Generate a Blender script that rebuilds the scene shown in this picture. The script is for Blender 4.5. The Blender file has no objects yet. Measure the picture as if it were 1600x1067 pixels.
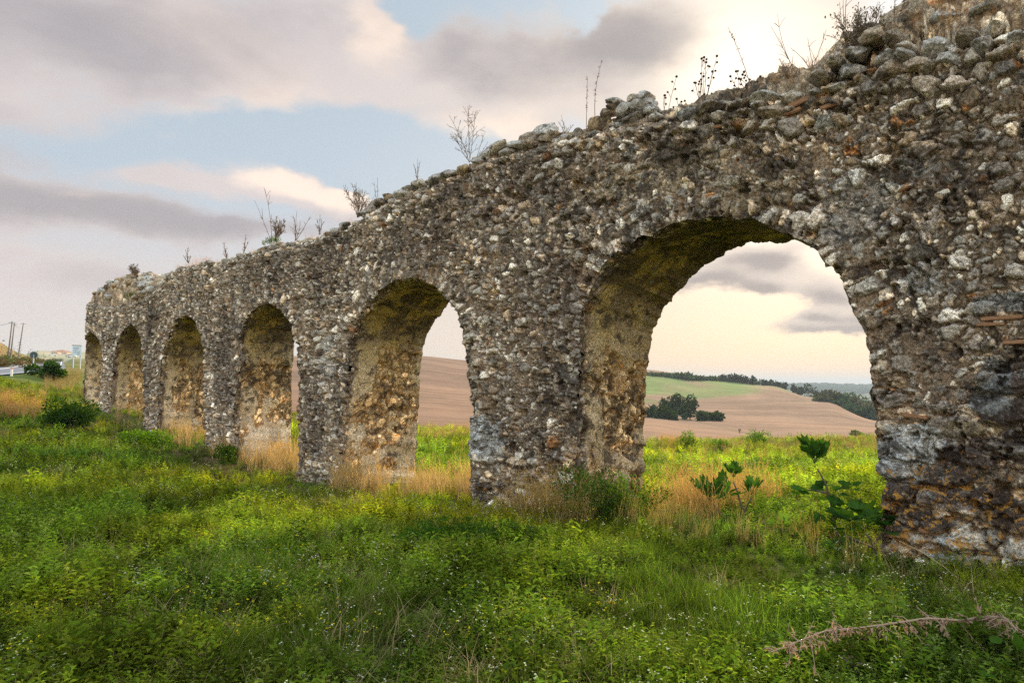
import bpy, math, random
import numpy as np
from mathutils import Vector, Matrix
R = math.radians
scene = bpy.context.scene
COL = scene.collection

# ------------------------------------------------------------------ camera
FPX = 1067.0                      # focal length in pixels of the 1600 px wide frame (24 mm)
EYE = np.array([0.0, 0.0, 1.6])
PITCH, ROLL = math.atan(62.7 / FPX), 0.0115
_F = np.array([0, math.cos(PITCH), math.sin(PITCH)])
_U0 = np.array([0, -math.sin(PITCH), math.cos(PITCH)])
_R0 = np.array([1.0, 0, 0])
_R = _R0 * math.cos(ROLL) + _U0 * math.sin(ROLL)
_U = -_R0 * math.sin(ROLL) + _U0 * math.cos(ROLL)
cam_d = bpy.data.cameras.new("camera")
cam_d.sensor_width = 36.0
cam_d.lens = FPX / 1600 * 36.0
cam_d.clip_start = 0.05
cam_d.clip_end = 20000
cam = bpy.data.objects.new("camera", cam_d)
COL.objects.link(cam)
cam.matrix_world = Matrix(((_R[0], _U[0], -_F[0], EYE[0]), (_R[1], _U[1], -_F[1], EYE[1]),
                           (_R[2], _U[2], -_F[2], EYE[2]), (0, 0, 0, 1)))
scene.camera = cam

# ------------------------------------------------------------------ exposure
scene.view_settings.view_transform = 'Standard'
scene.view_settings.look = 'None'
scene.view_settings.exposure = 0.33
scene.view_settings.gamma = 1.0
scene.cycles.use_denoising = False
scene.cycles.max_bounces = 6
scene.cycles.transparent_max_bounces = 6
scene.cycles.caustics_reflective = False
scene.cycles.caustics_refractive = False

# ------------------------------------------------------------------ sun
SUN_AZ, SUN_EL = R(24.0), R(23.0)         # azimuth right of +Y
sun_dir = Vector((math.sin(SUN_AZ) * math.cos(SUN_EL), math.cos(SUN_AZ) * math.cos(SUN_EL), math.sin(SUN_EL)))
sd = bpy.data.lights.new("sun", 'SUN')
sd.energy = 4.8
sd.angle = R(3.5)
sd.color = (1.0, 0.80, 0.52)
sun = bpy.data.objects.new("sun", sd)
sun.rotation_euler = sun_dir.to_track_quat('Z', 'Y').to_euler()
COL.objects.link(sun)

# ------------------------------------------------------------------ world: sky texture with layered clouds
world = bpy.data.worlds.new("World")
scene.world = world
world.use_nodes = True
NT = world.node_tree
NT.nodes.clear()


class NB:
    """tiny node helper"""
    def __init__(s, nt): s.nt = nt
    def n(s, t, **k):
        o = s.nt.nodes.new(t)
        for a, b in k.items(): setattr(o, a, b)
        return o
    def link(s, a, b): s.nt.links.new(a, b)
    def put(s, sock, v):
        if isinstance(v, (int, float)):
            if sock.type == 'RGBA': sock.default_value = (v, v, v, 1)
            elif sock.type == 'VECTOR': sock.default_value = (v, v, v)
            else: sock.default_value = v
        elif isinstance(v, (tuple, list)):
            sock.default_value = tuple(v) + ((1,) if sock.type == 'RGBA' and len(v) == 3 else ())
        else: s.link(v, sock)
    def math(s, op, a, b=0.0, c=None, clamp=False):
        m = s.n('ShaderNodeMath', operation=op, use_clamp=clamp)
        s.put(m.inputs[0], a); s.put(m.inputs[1], b)
        if c is not None: s.put(m.inputs[2], c)
        return m.outputs[0]
    def vmath(s, op, a, b=(0, 0, 0)):
        m = s.n('ShaderNodeVectorMath', operation=op)
        s.put(m.inputs[0], a); s.put(m.inputs[1], b)
        return m.outputs[0]
    def mix(s, f, a, b, blend='MIX'):
        m = s.n('ShaderNodeMix', data_type='RGBA', blend_type=blend)
        s.put(m.inputs[0], f); s.put(m.inputs[6], a); s.put(m.inputs[7], b)
        return m.outputs[2]
    def noise(s, vec, scale, detail=6, rough=0.55, dist=0.0, color=False):
        m = s.n('ShaderNodeTexNoise')
        if vec is not None: s.link(vec, m.inputs['Vector'])
        m.inputs['Scale'].default_value = scale
        m.inputs['Detail'].default_value = detail
        m.inputs['Roughness'].default_value = rough
        m.inputs['Distortion'].default_value = dist
        return m.outputs['Color' if color else 'Fac']
    def ramp(s, f, stops, interp='LINEAR'):
        m = s.n('ShaderNodeValToRGB')
        m.color_ramp.interpolation = interp
        els = m.color_ramp.elements
        while len(els) < len(stops): els.new(0.5)
        for e, (p, c) in zip(els, stops):
            e.position = p
            e.color = tuple(c) + (1,) if isinstance(c, (tuple, list)) else (c, c, c, 1)
        s.put(m.inputs[0], f)
        return m.outputs[0]
    def smooth(s, f, a, b):
        m = s.n('ShaderNodeMapRange', interpolation_type='SMOOTHSTEP')
        s.put(m.inputs[0], f)
        m.inputs[1].default_value = a; m.inputs[2].default_value = b
        return m.outputs[0]


def px_dir(x, y):
    d = _F * FPX + _R * (x - 800) - _U * (y - 533.5)
    return d / np.linalg.norm(d)


def az_el(x, y):
    d = px_dir(x, y)
    return math.atan2(d[0], d[1]), math.asin(d[2])


def lin(r, g, b):
    f = lambda c: ((c / 255 + 0.055) / 1.055) ** 2.4 if c > 10 else c / 255 / 12.92
    return (f(r), f(g), f(b))


SKY_FILL_UP, SKY_FILL_BACK = 1.9, 1.7


def build_world():
    w = NB(NT)
    tc = w.n('ShaderNodeTexCoord')
    sep = w.n('ShaderNodeSeparateXYZ')
    w.link(tc.outputs['Generated'], sep.inputs[0])
    X, Y, Z = sep.outputs
    az = w.math('ARCTAN2', X, Y)
    el = w.math('ARCSINE', Z)
    # cloud layer coordinates: direction met with a flat layer overhead, softened at the horizon
    zz = w.math('ADD', w.math('MAXIMUM', Z, 0.0), 0.10)
    comb = w.n('ShaderNodeCombineXYZ')
    w.link(w.math('DIVIDE', X, zz), comb.inputs[0]); w.link(w.math('DIVIDE', Y, zz), comb.inputs[1])
    P = comb.outputs[0]
    comb2 = w.n('ShaderNodeCombineXYZ')      # azimuth / elevation coordinates
    w.link(az, comb2.inputs[0]); w.link(w.math('MULTIPLY', el, 1.9), comb2.inputs[1])
    Q = comb2.outputs[0]
    wob = w.noise(Q, 4.0, 5, 0.6, color=True)
    wv = w.vmath('SUBTRACT', wob, (0.5, 0.5, 0.5))
    Qs = w.n('ShaderNodeVectorMath', operation='MULTIPLY_ADD')
    w.link(wv, Qs.inputs[0]); Qs.inputs[1].default_value = (0.20, 0.16, 0); w.link(Q, Qs.inputs[2])
    sq = w.n('ShaderNodeSeparateXYZ'); w.link(Qs.outputs[0], sq.inputs[0])
    azw, elw = sq.outputs[0], w.math('DIVIDE', sq.outputs[1], 1.9)

    def blobs(lst):
        tot = None
        for (px, py, sx, sy, amp) in lst:
            a, e = az_el(px, py)
            ux = w.math('MULTIPLY', w.math('SUBTRACT', azw, a), FPX / sx)
            uy = w.math('MULTIPLY', w.math('SUBTRACT', elw, e), FPX / sy)
            r2 = w.math('ADD', w.math('MULTIPLY', ux, ux), w.math('MULTIPLY', uy, uy))
            g = w.math('MULTIPLY', w.math('POWER', 2.718, w.math('MULTIPLY', r2, -1.0)), amp)
            tot = g if tot is None else w.math('ADD', tot, g)
        return tot
    # cloud cover (puffs) and shaded undersides as they hang round this place
    cover = blobs([(60, 60, 330, 110, 1.0), (400, 70, 220, 90, 0.85), (540, 30, 90, 60, .7), (740, 90, 110, 60, 1.0),
                   (800, 190, 90, 60, .75), (1020, 70, 160, 75, 1.1), (890, 150, 150, 70, .7), (640, 120, 90, 50, .6),
                   (430, 285, 110, 34, 1.5), (250, 350, 300, 26, 1.15), (520, 220, 240, 36, -.8), (150, 235, 260, 24, -.35), (650, 30, 40, 40, -.8), (905, 40, 24, 40, -.7), (620, 290, 80, 60, -.9), (540, 318, 80, 26, 1.2), (60, 420, 260, 30, .4),
                   (270, 275, 60, 16, .9), (120, 320, 100, 18, .5), (1150, 110, 130, 90, .9), (1250, 60, 120, 110, .8),
                   (690, 225, 50, 30, .5), (1170, 418, 90, 24, 1.1), (1290, 458, 60, 30, 1.2), (1262, 500, 50, 14, 1.0), (1110, 400, 60, 14, .7), (1225, 470, 40, 20, -.4), (1120, 480, 60, 16, -.3), (1130, 520, 80, 14, .45), (1060, 450, 60, 30, .4), (1230, 380, 60, 16, .5), (1330, 500, 50, 16, .6),
                   (1265, 522, 50, 12, .8), (1180, 455, 34, 11, .7), (1340, 515, 34, 12, .6), (1090, 440, 90, 22, .5),
                   (1060, 490, 30, 9, .4), (-300, 200, 300, 120, .9), (-500, 420, 300, 60, .9), (1800, 200, 300, 160, .9),
                   (300, -350, 500, 120, .9), (1300, -300, 400, 120, .9)])
    dark = blobs([(60, 30, 260, 90, .75), (250, 70, 260, 60, .45), (470, 20, 120, 45, .5), (740, 80, 110, 60, .9), (1010, 70, 140, 58, 1.15), (880, 110, 90, 40, .3),
                  (260, 352, 300, 26, 1.0), (430, 340, 140, 24, .5), (100, 250, 200, 60, .15), (1150, 418, 80, 15, 1.0), (1190, 405, 50, 12, .6), (1110, 455, 60, 16, .6), (1060, 448, 50, 16, .35), (1330, 500, 50, 14, .6), (1180, 520, 90, 10, .35),
                  (1290, 462, 42, 18, 1.1), (1265, 500, 38, 9, .9), (1265, 525, 50, 9, .9), (1180, 458, 32, 8, .8),
                  (1340, 518, 34, 10, .7), (1090, 445, 80, 12, .5), (60, 425, 260, 26, .35),
                  (-300, 220, 300, 80, .7), (1800, 250, 300, 100, .6)])
    warm = blobs([(310, 30, 130, 40, .5), (430, 140, 140, 60, .6), (585, 45, 45, 45, .9), (780, 205, 110, 50, .9), (880, 50, 60, 50, .5), (425, 275, 80, 24, 1.0),
                  (535, 308, 70, 18, 1.0), (165, 318, 40, 10, .7), (1150, 110, 100, 70, 1.2), (1240, 150, 120, 80, .9),
                  (1170, 90, 200, 130, .5), (280, 175, 60, 20, .4)])
    n1 = w.noise(P, 1.1, 6, 0.5, 0.3)
    n2 = w.noise(Q, 6.0, 7, 0.55, 0.3)
    n3 = w.noise(Q, 3.2, 6, 0.55, 0.4)
    nn = w.math('ADD', w.math('MULTIPLY', n1, .12), w.math('ADD', w.math('MULTIPLY', n2, .46), w.math('MULTIPLY', n3, .42)))
    cm = w.smooth(w.math('ADD', cover, w.math('MULTIPLY', w.math('SUBTRACT', nn, .5), 3.3)), 0.36, 0.95)
    dm = w.smooth(w.math('ADD', dark, w.math('MULTIPLY', w.math('SUBTRACT', w.math('ADD', w.math('MULTIPLY', n3, .5), w.math('MULTIPLY', n2, .5)), .5), 2.4)), 0.10, 1.25)
    wm = w.smooth(w.math('ADD', warm, w.math('MULTIPLY', w.math('SUBTRACT', n2, .5), 1.2)), 0.15, 1.0)
    # clear air
    sky = w.n('ShaderNodeTexSky', sky_type='NISHITA', sun_disc=False)
    sky.sun_elevation = SUN_EL; sky.sun_rotation = SUN_AZ
    sky.air_density = 1.0; sky.dust_density = 2.5; sky.ozone_density = 1.5
    skyc = w.mix(1.0, sky.outputs[0], (0.10, 0.10, 0.10), 'MULTIPLY')
    # veil of thin haze: blue above, pinkish at the horizon, cream toward the sun
    sunv = w.n('ShaderNodeVectorMath', operation='DOT_PRODUCT')
    w.link(tc.outputs['Generated'], sunv.inputs[0]); sunv.inputs[1].default_value = tuple(sun_dir)
    toward = sunv.outputs['Value']
    veil = w.ramp(w.math('MULTIPLY', el, 1 / R(60)), [(0.0, lin(216, 203, 194)), (0.13, lin(203, 196, 194)), (0.25, lin(178, 190, 200)),
                                                      (0.45, lin(170, 184, 194)), (1.0, lin(150, 175, 200))])
    side = w.smooth(az, R(-20), R(16))
    low = w.smooth(el, R(24), R(4))
    cream = w.ramp(w.math('MULTIPLY', el, 1 / R(30)), [(0.0, lin(219, 186, 154)), (0.2, lin(211, 186, 162)), (.45, lin(216, 196, 172)), (1, lin(225, 220, 215))])
    veil = w.mix(w.math('MULTIPLY', side, low), veil, cream)
    base = w.mix(0.88, skyc, veil)
    ccol = w.mix(wm, lin(206, 195, 192), lin(247, 225, 207))
    ccol = w.mix(w.math('MULTIPLY', dm, .85), ccol, lin(152, 146, 149))
    ccol = w.mix(w.math('MULTIPLY', side, 0.35), ccol, w.mix(dm, lin(246, 226, 196), lin(148, 135, 124)))
    out = w.mix(w.math('MULTIPLY', cm, 0.9), base, ccol)
    # streaks of light through thin cloud near the sun
    a0, e0 = az_el(1160, 108)
    da = w.math('MULTIPLY', w.math('SUBTRACT', az, a0), 9.5)
    de = w.math('MULTIPLY', w.math('SUBTRACT', el, e0), 10.5)
    g = w.math('POWER', 2.718, w.math('MULTIPLY', w.math('ADD', w.math('MULTIPLY', da, da), w.math('MULTIPLY', de, de)), -1.0))
    glow = w.math('MULTIPLY', g, w.math('SUBTRACT', 1.0, w.math('MULTIPLY', dm, .75)))
    out = w.mix(w.math('MULTIPLY', glow, .9), out, (1.15, 1.03, .86))
    # added warm gain on the unseen sky overhead and behind, lighting wall and grass
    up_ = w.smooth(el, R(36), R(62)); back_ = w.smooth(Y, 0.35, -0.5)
    gain_ = w.math('ADD', 1.0, w.math('ADD', w.math('MULTIPLY', up_, SKY_FILL_UP), w.math('MULTIPLY', back_, SKY_FILL_BACK)))
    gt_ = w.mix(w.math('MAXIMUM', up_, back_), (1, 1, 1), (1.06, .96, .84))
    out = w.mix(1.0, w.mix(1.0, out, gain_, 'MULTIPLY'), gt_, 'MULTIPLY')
    # below the horizon: ground-tinted
    below = w.smooth(Z, 0.0, -0.05)
    out = w.mix(below, out, (0.22, 0.2, 0.15))
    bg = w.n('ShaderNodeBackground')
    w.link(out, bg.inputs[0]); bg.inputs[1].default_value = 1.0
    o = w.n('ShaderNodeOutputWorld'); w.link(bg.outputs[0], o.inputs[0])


build_world()

# ------------------------------------------------------------------ numeric helpers
rng = np.random.default_rng(7)


def h2(ix, iy, seed):
    with np.errstate(over='ignore'):
        a = (ix.astype(np.int64) * 374761393 + iy.astype(np.int64) * 668265263 + seed * 1442695041) & 0xffffffff
        a = ((a ^ (a >> 13)) * 1274126177) & 0xffffffff
        a = ((a ^ (a >> 16)) * 2246822519) & 0xffffffff
        a = a ^ (a >> 15)
    return (a & 0xffffff) / float(0x1000000)


def vnoise(x, y, seed=0):
    ix = np.floor(x); iy = np.floor(y)
    fx = x - ix; fy = y - iy
    fx = fx * fx * (3 - 2 * fx); fy = fy * fy * (3 - 2 * fy)
    ix = ix.astype(np.int64); iy = iy.astype(np.int64)
    a = h2(ix, iy, seed); b = h2(ix + 1, iy, seed); c = h2(ix, iy + 1, seed); d = h2(ix + 1, iy + 1, seed)
    return a + (b - a) * fx + (c - a) * fy + (a - b - c + d) * fx * fy


def fbm(x, y, seed=0, oct=4, rough=0.5):
    t = 0; amp = 1; s = 0
    for i in range(oct):
        t = t + amp * vnoise(x * 2 ** i + 13.7 * i, y * 2 ** i - 7.3 * i, seed + i * 17)
        s += amp; amp *= rough
    return t / s


def voro(x, y, seed):
    ix = np.floor(x).astype(np.int64); iy = np.floor(y).astype(np.int64)
    f1 = np.full(x.shape, 9.0); f2 = np.full(x.shape, 9.0); cid = np.zeros(x.shape)
    cx = np.zeros(x.shape); cy = np.zeros(x.shape)
    for dx in (-1, 0, 1):
        for dy in (-1, 0, 1):
            jx = ix + dx; jy = iy + dy
            ox = jx + 0.08 + 0.84 * h2(jx, jy, seed); oy = jy + 0.08 + 0.84 * h2(jx, jy, seed + 5)
            ddx = x - ox; ddy = y - oy
            d = np.sqrt(ddx * ddx + ddy * ddy)
            n = d < f1
            f2 = np.where(n, f1, np.minimum(f2, d))
            cid = np.where(n, h2(jx, jy, seed + 9), cid)
            cx = np.where(n, ddx, cx); cy = np.where(n, ddy, cy)
            f1 = np.where(n, d, f1)
    return f1, f2, cid, cx, cy


def sstep(x, a, b):
    t = np.clip((x - a) / (b - a), 0, 1)
    return t * t * (3 - 2 * t)


def make_mesh(name, V, F, mat, cols=None, smooth=True, parent=None):
    """V (n,3); F (m,4) or (m,3) int array"""
    me = bpy.data.meshes.new(name)
    V = np.ascontiguousarray(V, dtype=np.float32); F = np.ascontiguousarray(F, dtype=np.int32)
    k = F.shape[1]
    me.vertices.add(len(V)); me.vertices.foreach_set('co', V.ravel())
    me.loops.add(F.size); me.loops.foreach_set('vertex_index', F.ravel())
    me.polygons.add(len(F))
    me.polygons.foreach_set('loop_start', np.arange(0, F.size, k, dtype=np.int32))
    me.polygons.foreach_set('loop_total', np.full(len(F), k, dtype=np.int32))
    me.polygons.foreach_set('use_smooth', np.full(len(F), smooth, dtype=bool))
    if cols is not None:
        ca = me.color_attributes.new('Col', 'FLOAT_COLOR', 'POINT')
        c4 = np.ones((len(V), 4), dtype=np.float32); c4[:, :cols.shape[1]] = cols
        ca.data.foreach_set('color', c4.ravel())
    me.materials.append(mat)
    me.update(calc_edges=True)
    ob = bpy.data.objects.new(name, me)
    COL.objects.link(ob)
    if parent is not None: ob.parent = parent
    return ob


def empty(name, loc, label, cat, group=None):
    o = bpy.data.objects.new(name, None)
    o.empty_display_size = 0.1
    o.location = tuple(float(c) for c in loc)
    COL.objects.link(o)
    tag(o, label, cat, group)
    return o


def tag(o, label, cat, group=None):
    o['label'] = label; o['category'] = cat
    if group: o['group'] = group
    return o


def adopt(child, parent):
    """child mesh is in world coordinates; parent sits at its base"""
    child.parent = parent
    L = parent.location
    child.matrix_parent_inverse = Matrix.Identity(4)
    child.location = (-L[0], -L[1], -L[2])


# wall frame: S along the wall (away, to the left), N away from the camera, D0 distance of the front face
TH = math.atan(1050.0 / FPX)
SD = np.array([-math.sin(TH), math.cos(TH), 0.0])
ND = np.array([math.cos(TH), math.sin(TH), 0.0])
D0, THICK = 6.84, 1.45


def wall_pt(px, py, n=0.0):
    """photo direction met with the plane of the wall: (s, z)"""
    d = px_dir(px, py)
    t = (D0 + n) / float(d @ ND)
    p = EYE + d * t
    return float(p @ SD), float(p[2])


def W(s, n, z):
    """wall frame -> world"""
    s = np.asarray(s, float); n = np.asarray(n, float); z = np.asarray(z, float)
    s, n, z = np.broadcast_arrays(s, n, z)
    return s[..., None] * SD + (D0 + n)[..., None] * ND + z[..., None] * np.array([0, 0, 1.0])


# ------------------------------------------------------------------ materials
def mat_new(name):
    m = bpy.data.materials.new(name); m.use_nodes = True
    m.node_tree.nodes.clear()
    return m, NB(m.node_tree)


def mat_masonry():
    m, w = mat_new('weathered_masonry')
    at = w.n('ShaderNodeAttribute', attribute_name='Col')
    tc = w.n('ShaderNodeTexCoord'); P = tc.outputs['Object']
    base = at.outputs['Color']
    f1 = w.noise(P, 34, 8, .7); f2 = w.noise(P, 9, 6, .65, .4); f3 = w.noise(P, 90, 4, .7)
    v = w.math('MULTIPLY', w.math('ADD', w.math('MULTIPLY', f1, .9), w.math('MULTIPLY', f3, .7)), 1.25)
    c = w.mix(1.0, base, w.ramp(v, [(.45, .30), (.8, .75), (1.1, 1.0), (1.0, 1.6)]), 'MULTIPLY')
    gain = w.n('ShaderNodeMath', operation='POWER'); w.put(gain.inputs[0], v); gain.inputs[1].default_value = 3.8
    c = w.mix(1.0, base, gain.outputs[0], 'MULTIPLY')
    # crusts: pale lichen, black lichen, brown stain
    l1 = w.math('MULTIPLY', w.smooth(w.noise(P, 13, 8, .68), .57, .66), .62)
    c = w.mix(l1, c, (.50, .485, .455))
    l2 = w.smooth(w.math('ADD', w.noise(P, 5.0, 9, .74, .6), w.math('MULTIPLY', w.math('SUBTRACT', w.noise(P, .55, 4, .6), .5), .35)), .485, .60)
    c = w.mix(w.math('MULTIPLY', l2, .82), c, (.045, .034, .027))
    l3 = w.smooth(w.noise(P, 21, 6, .7), .62, .70)
    c = w.mix(w.math('MULTIPLY', l3, .7), c, (.30, .17, .085))
    l4 = w.smooth(w.noise(P, 52, 5, .7), .60, .68)
    c = w.mix(w.math('MULTIPLY', l4, .55), c, (.42, .40, .37))
    l5 = w.smooth(w.noise(P, 60, 5, .7, .3), .585, .66)
    c = w.mix(w.math('MULTIPLY', l5, .75), c, (.03, .026, .024))
    # orange lichen where the alpha channel says it grows
    on = w.math('ADD', w.noise(P, 15, 6, .7, .5), w.math('MULTIPLY', w.math('SUBTRACT', at.outputs['Alpha'], 1.0), .17))
    l6 = w.smooth(on, .525, .575)
    c = w.mix(w.math('MULTIPLY', l6, .9), c, w.mix(f1, (.62, .25, .03), (.50, .31, .09)))
    bs = w.n('ShaderNodeBsdfPrincipled')
    w.link(c, bs.inputs['Base Color']); bs.inputs['Roughness'].default_value = .95
    bs.inputs['Specular IOR Level'].default_value = .15
    bump = w.n('ShaderNodeBump'); bump.inputs['Strength'].default_value = .95; bump.inputs['Distance'].default_value = .032
    hgt = w.math('ADD', w.math('MULTIPLY', f1, .9), w.math('ADD', w.math('MULTIPLY', f3, .5), w.math('MULTIPLY', f2, .5)))
    w.link(hgt, bump.inputs['Height']); w.link(bump.outputs[0], bs.inputs['Normal'])
    o = w.n('ShaderNodeOutputMaterial'); w.link(bs.outputs[0], o.inputs[0])
    return m


def mat_leaf(name='leaf', trans=.45, rough=.55, tt=(1.25, 1.35, .5)):
    m, w = mat_new(name)
    at = w.n('ShaderNodeAttribute', attribute_name='Col')
    geo = w.n('ShaderNodeNewGeometry')
    tc = w.n('ShaderNodeTexCoord')
    n = w.noise(tc.outputs['Object'], 3.0, 4, .6)
    c = w.mix(1.0, at.outputs['Color'], w.ramp(n, [(.3, .75), (.7, 1.25)]), 'MULTIPLY')
    bs = w.n('ShaderNodeBsdfPrincipled'); w.link(c, bs.inputs['Base Color'])
    bs.inputs['Roughness'].default_value = rough; bs.inputs['Specular IOR Level'].default_value = 0.0
    tr = w.n('ShaderNodeBsdfTranslucent')
    w.link(w.mix(1.0, c, tt, 'MULTIPLY'), tr.inputs[0])
    mx = w.n('ShaderNodeMixShader'); mx.inputs[0].default_value = trans
    w.link(bs.outputs[0], mx.inputs[1]); w.link(tr.outputs[0], mx.inputs[2])
    o = w.n('ShaderNodeOutputMaterial'); w.link(mx.outputs[0], o.inputs[0])
    return m


def mat_simple(name, col, rough=.8, var=.3, scale=20, metal=0.0, bump=.0):
    m, w = mat_new(name)
    tc = w.n('ShaderNodeTexCoord')
    n = w.noise(tc.outputs['Object'], scale, 5, .65)
    lo = tuple(c * (1 - var) for c in col); hi = tuple(c * (1 + var) for c in col)
    c = w.mix(n, lo, hi)
    bs = w.n('ShaderNodeBsdfPrincipled'); w.link(c, bs.inputs['Base Color'])
    bs.inputs['Roughness'].default_value = rough; bs.inputs['Metallic'].default_value = metal
    bs.inputs['Specular IOR Level'].default_value = .3
    if bump:
        b = w.n('ShaderNodeBump'); b.inputs['Strength'].default_value = bump; b.inputs['Distance'].default_value = .01
        w.link(n, b.inputs['Height']); w.link(b.outputs[0], bs.inputs['Normal'])
    o = w.n('ShaderNodeOutputMaterial'); w.link(bs.outputs[0], o.inputs[0])
    return m


def mat_terrain():
    m, w = mat_new('terrain_soil_and_fields')
    at = w.n('ShaderNodeAttribute', attribute_name='Col')
    tc = w.n('ShaderNodeTexCoord'); P = tc.outputs['Object']
    n1 = w.noise(P, 9, 8, .7); n2 = w.noise(P, .35, 8, .65); n3 = w.noise(P, .03, 6, .6, .5)
    # tractor lines: noise stretched along the contour
    mp = w.n('ShaderNodeMapping'); mp.inputs['Rotation'].default_value = (0, 0, R(-28)); mp.inputs['Scale'].default_value = (.01, .42, .05)
    w.link(P, mp.inputs[0])
    wob = w.n('ShaderNodeVectorMath', operation='MULTIPLY_ADD')
    w.link(w.noise(P, .006, 3, .5, color=True), wob.inputs[0]); wob.inputs[1].default_value = (6, 14, 0); w.link(mp.outputs[0], wob.inputs[2])
    st = w.noise(wob.outputs[0], 1.0, 5, .7)
    v = w.math('ADD', w.math('MULTIPLY', n1, .35), w.math('ADD', w.math('MULTIPLY', n2, .45), w.math('MULTIPLY', n3, .45)))
    c = w.mix(1.0, at.outputs['Color'], w.ramp(v, [(.35, .55), (.9, 1.5)]), 'MULTIPLY')
    plough = at.outputs['Alpha']
    c2 = w.mix(1.0, c, w.ramp(st, [(.35, .80), (.5, .98), (.65, 1.15)]), 'MULTIPLY')
    c = w.mix(plough, c, c2)
    bs = w.n('ShaderNodeBsdfPrincipled'); w.link(c, bs.inputs['Base Color'])
    bs.inputs['Roughness'].default_value = 1.0; bs.inputs['Specular IOR Level'].default_value = .05
    b = w.n('ShaderNodeBump'); b.inputs['Strength'].default_value = .8; b.inputs['Distance'].default_value = .04
    w.link(n1, b.inputs['Height']); w.link(b.outputs[0], bs.inputs['Normal'])
    o = w.n('ShaderNodeOutputMaterial'); w.link(bs.outputs[0], o.inputs[0])
    return m


M_WALL = mat_masonry()
M_LEAF = mat_leaf('green_leaves', .48, .55)
M_DRY = mat_leaf('dry_stalks', .42, .7, (1.15, 1.08, .9))
M_FIG = mat_leaf('fig_leaves', .38, .6)
M_PETAL = mat_leaf('petals', .4, .6)
M_TREE = mat_leaf('tree_foliage', .2, .7)
M_TWIG = mat_simple('dry_twig', (.19, .13, .085), .9, .4, 60)
M_DEAD = mat_simple('dead_branch_bark', (.33, .225, .16), .9, .35, 50, bump=.4)
M_FIGSTEM = mat_simple('fig_bark', (.10, .075, .055), .8, .35, 60)
M_BARK = mat_simple('tree_bark', (.10, .08, .06), .95, .3, 6)
M_TERR = mat_terrain()
M_BRICK = mat_simple('old_brick', (.30, .16, .085), .95, .6, 30, bump=.9)
M_ASPH = mat_simple('asphalt', (.17, .17, .19), .85, .15, 3)
M_WHITE = mat_simple('white_paint', (.78, .78, .76), .6, .06, 5)
M_METAL = mat_simple('galvanised_metal', (.35, .36, .37), .5, .1, 10, metal=.5)
M_POLE = mat_simple('weathered_pole_wood', (.20, .17, .15), .9, .25, 8)
M_BLUE = mat_simple('blue_lettering', (.06, .12, .30), .6, .1, 8)
M_SIGNFACE = mat_simple('pale_sign_face', (.55, .68, .74), .5, .05, 6)
M_DARK = mat_simple('dark_sign_back', (.04, .07, .07), .5, .2, 8)
M_GLASS = mat_simple('dark_window_glass', (.03, .04, .05), .15, .1, 8)
M_TYRE = mat_simple('tyre_rubber', (.025, .025, .025), .8, .2, 20)
M_CARW = mat_simple('white_car_paint', (.75, .75, .74), .3, .03, 5)
M_CARG = mat_simple('grey_car_paint', (.20, .21, .23), .3, .03, 5)
M_PLASTER = mat_simple('house_plaster', (.62, .48, .36), .9, .1, 1)
M_ROOF = mat_simple('clay_roof', (.45, .22, .13), .9, .25, 3)
M_RED = mat_simple('red_reflector', (.55, .04, .02), .4, .1, 8)

# ------------------------------------------------------------------ wall outlines, met with the wall's own planes
TOPL = [(1600, 40), (1500, 62), (1440, 72), (1390, 92), (1330, 112), (1290, 130), (1250, 150), (1200, 150), (1165, 158), (1100, 168), (1045, 184),
        (1000, 190), (950, 196), (925, 205), (880, 215), (815, 228), (780, 238), (740, 255), (700, 273), (660, 288), (620, 305),
        (580, 326), (550, 348), (510, 362), (480, 376), (440, 384), (400, 393), (360, 405), (330, 412), (300, 414), (270, 420), (252, 436),
        (240, 456), (212, 470), (190, 476), (162, 478), (145, 474), (134, 472), (128, 480), (125, 498)]
tl = np.array([wall_pt(*p) for p in TOPL])
S_END = wall_pt(124.5, 600)[0]
S_NEAR = -3.2
tl = np.vstack([[S_NEAR, tl[0, 1] + .25], [0.0, tl[0, 1] + .12], tl])
tl = tl[np.argsort(tl[:, 0])]


def top_z(s):
    s = np.asarray(s, float)
    return np.interp(s, tl[:, 0], tl[:, 1]) + .05 * (fbm(s * 3.1, s * 0 + .5, 31, 3) - .5) + .06 * (fbm(s * 9.0, s * 0 + 3.5, 33, 2) - .5)


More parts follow.
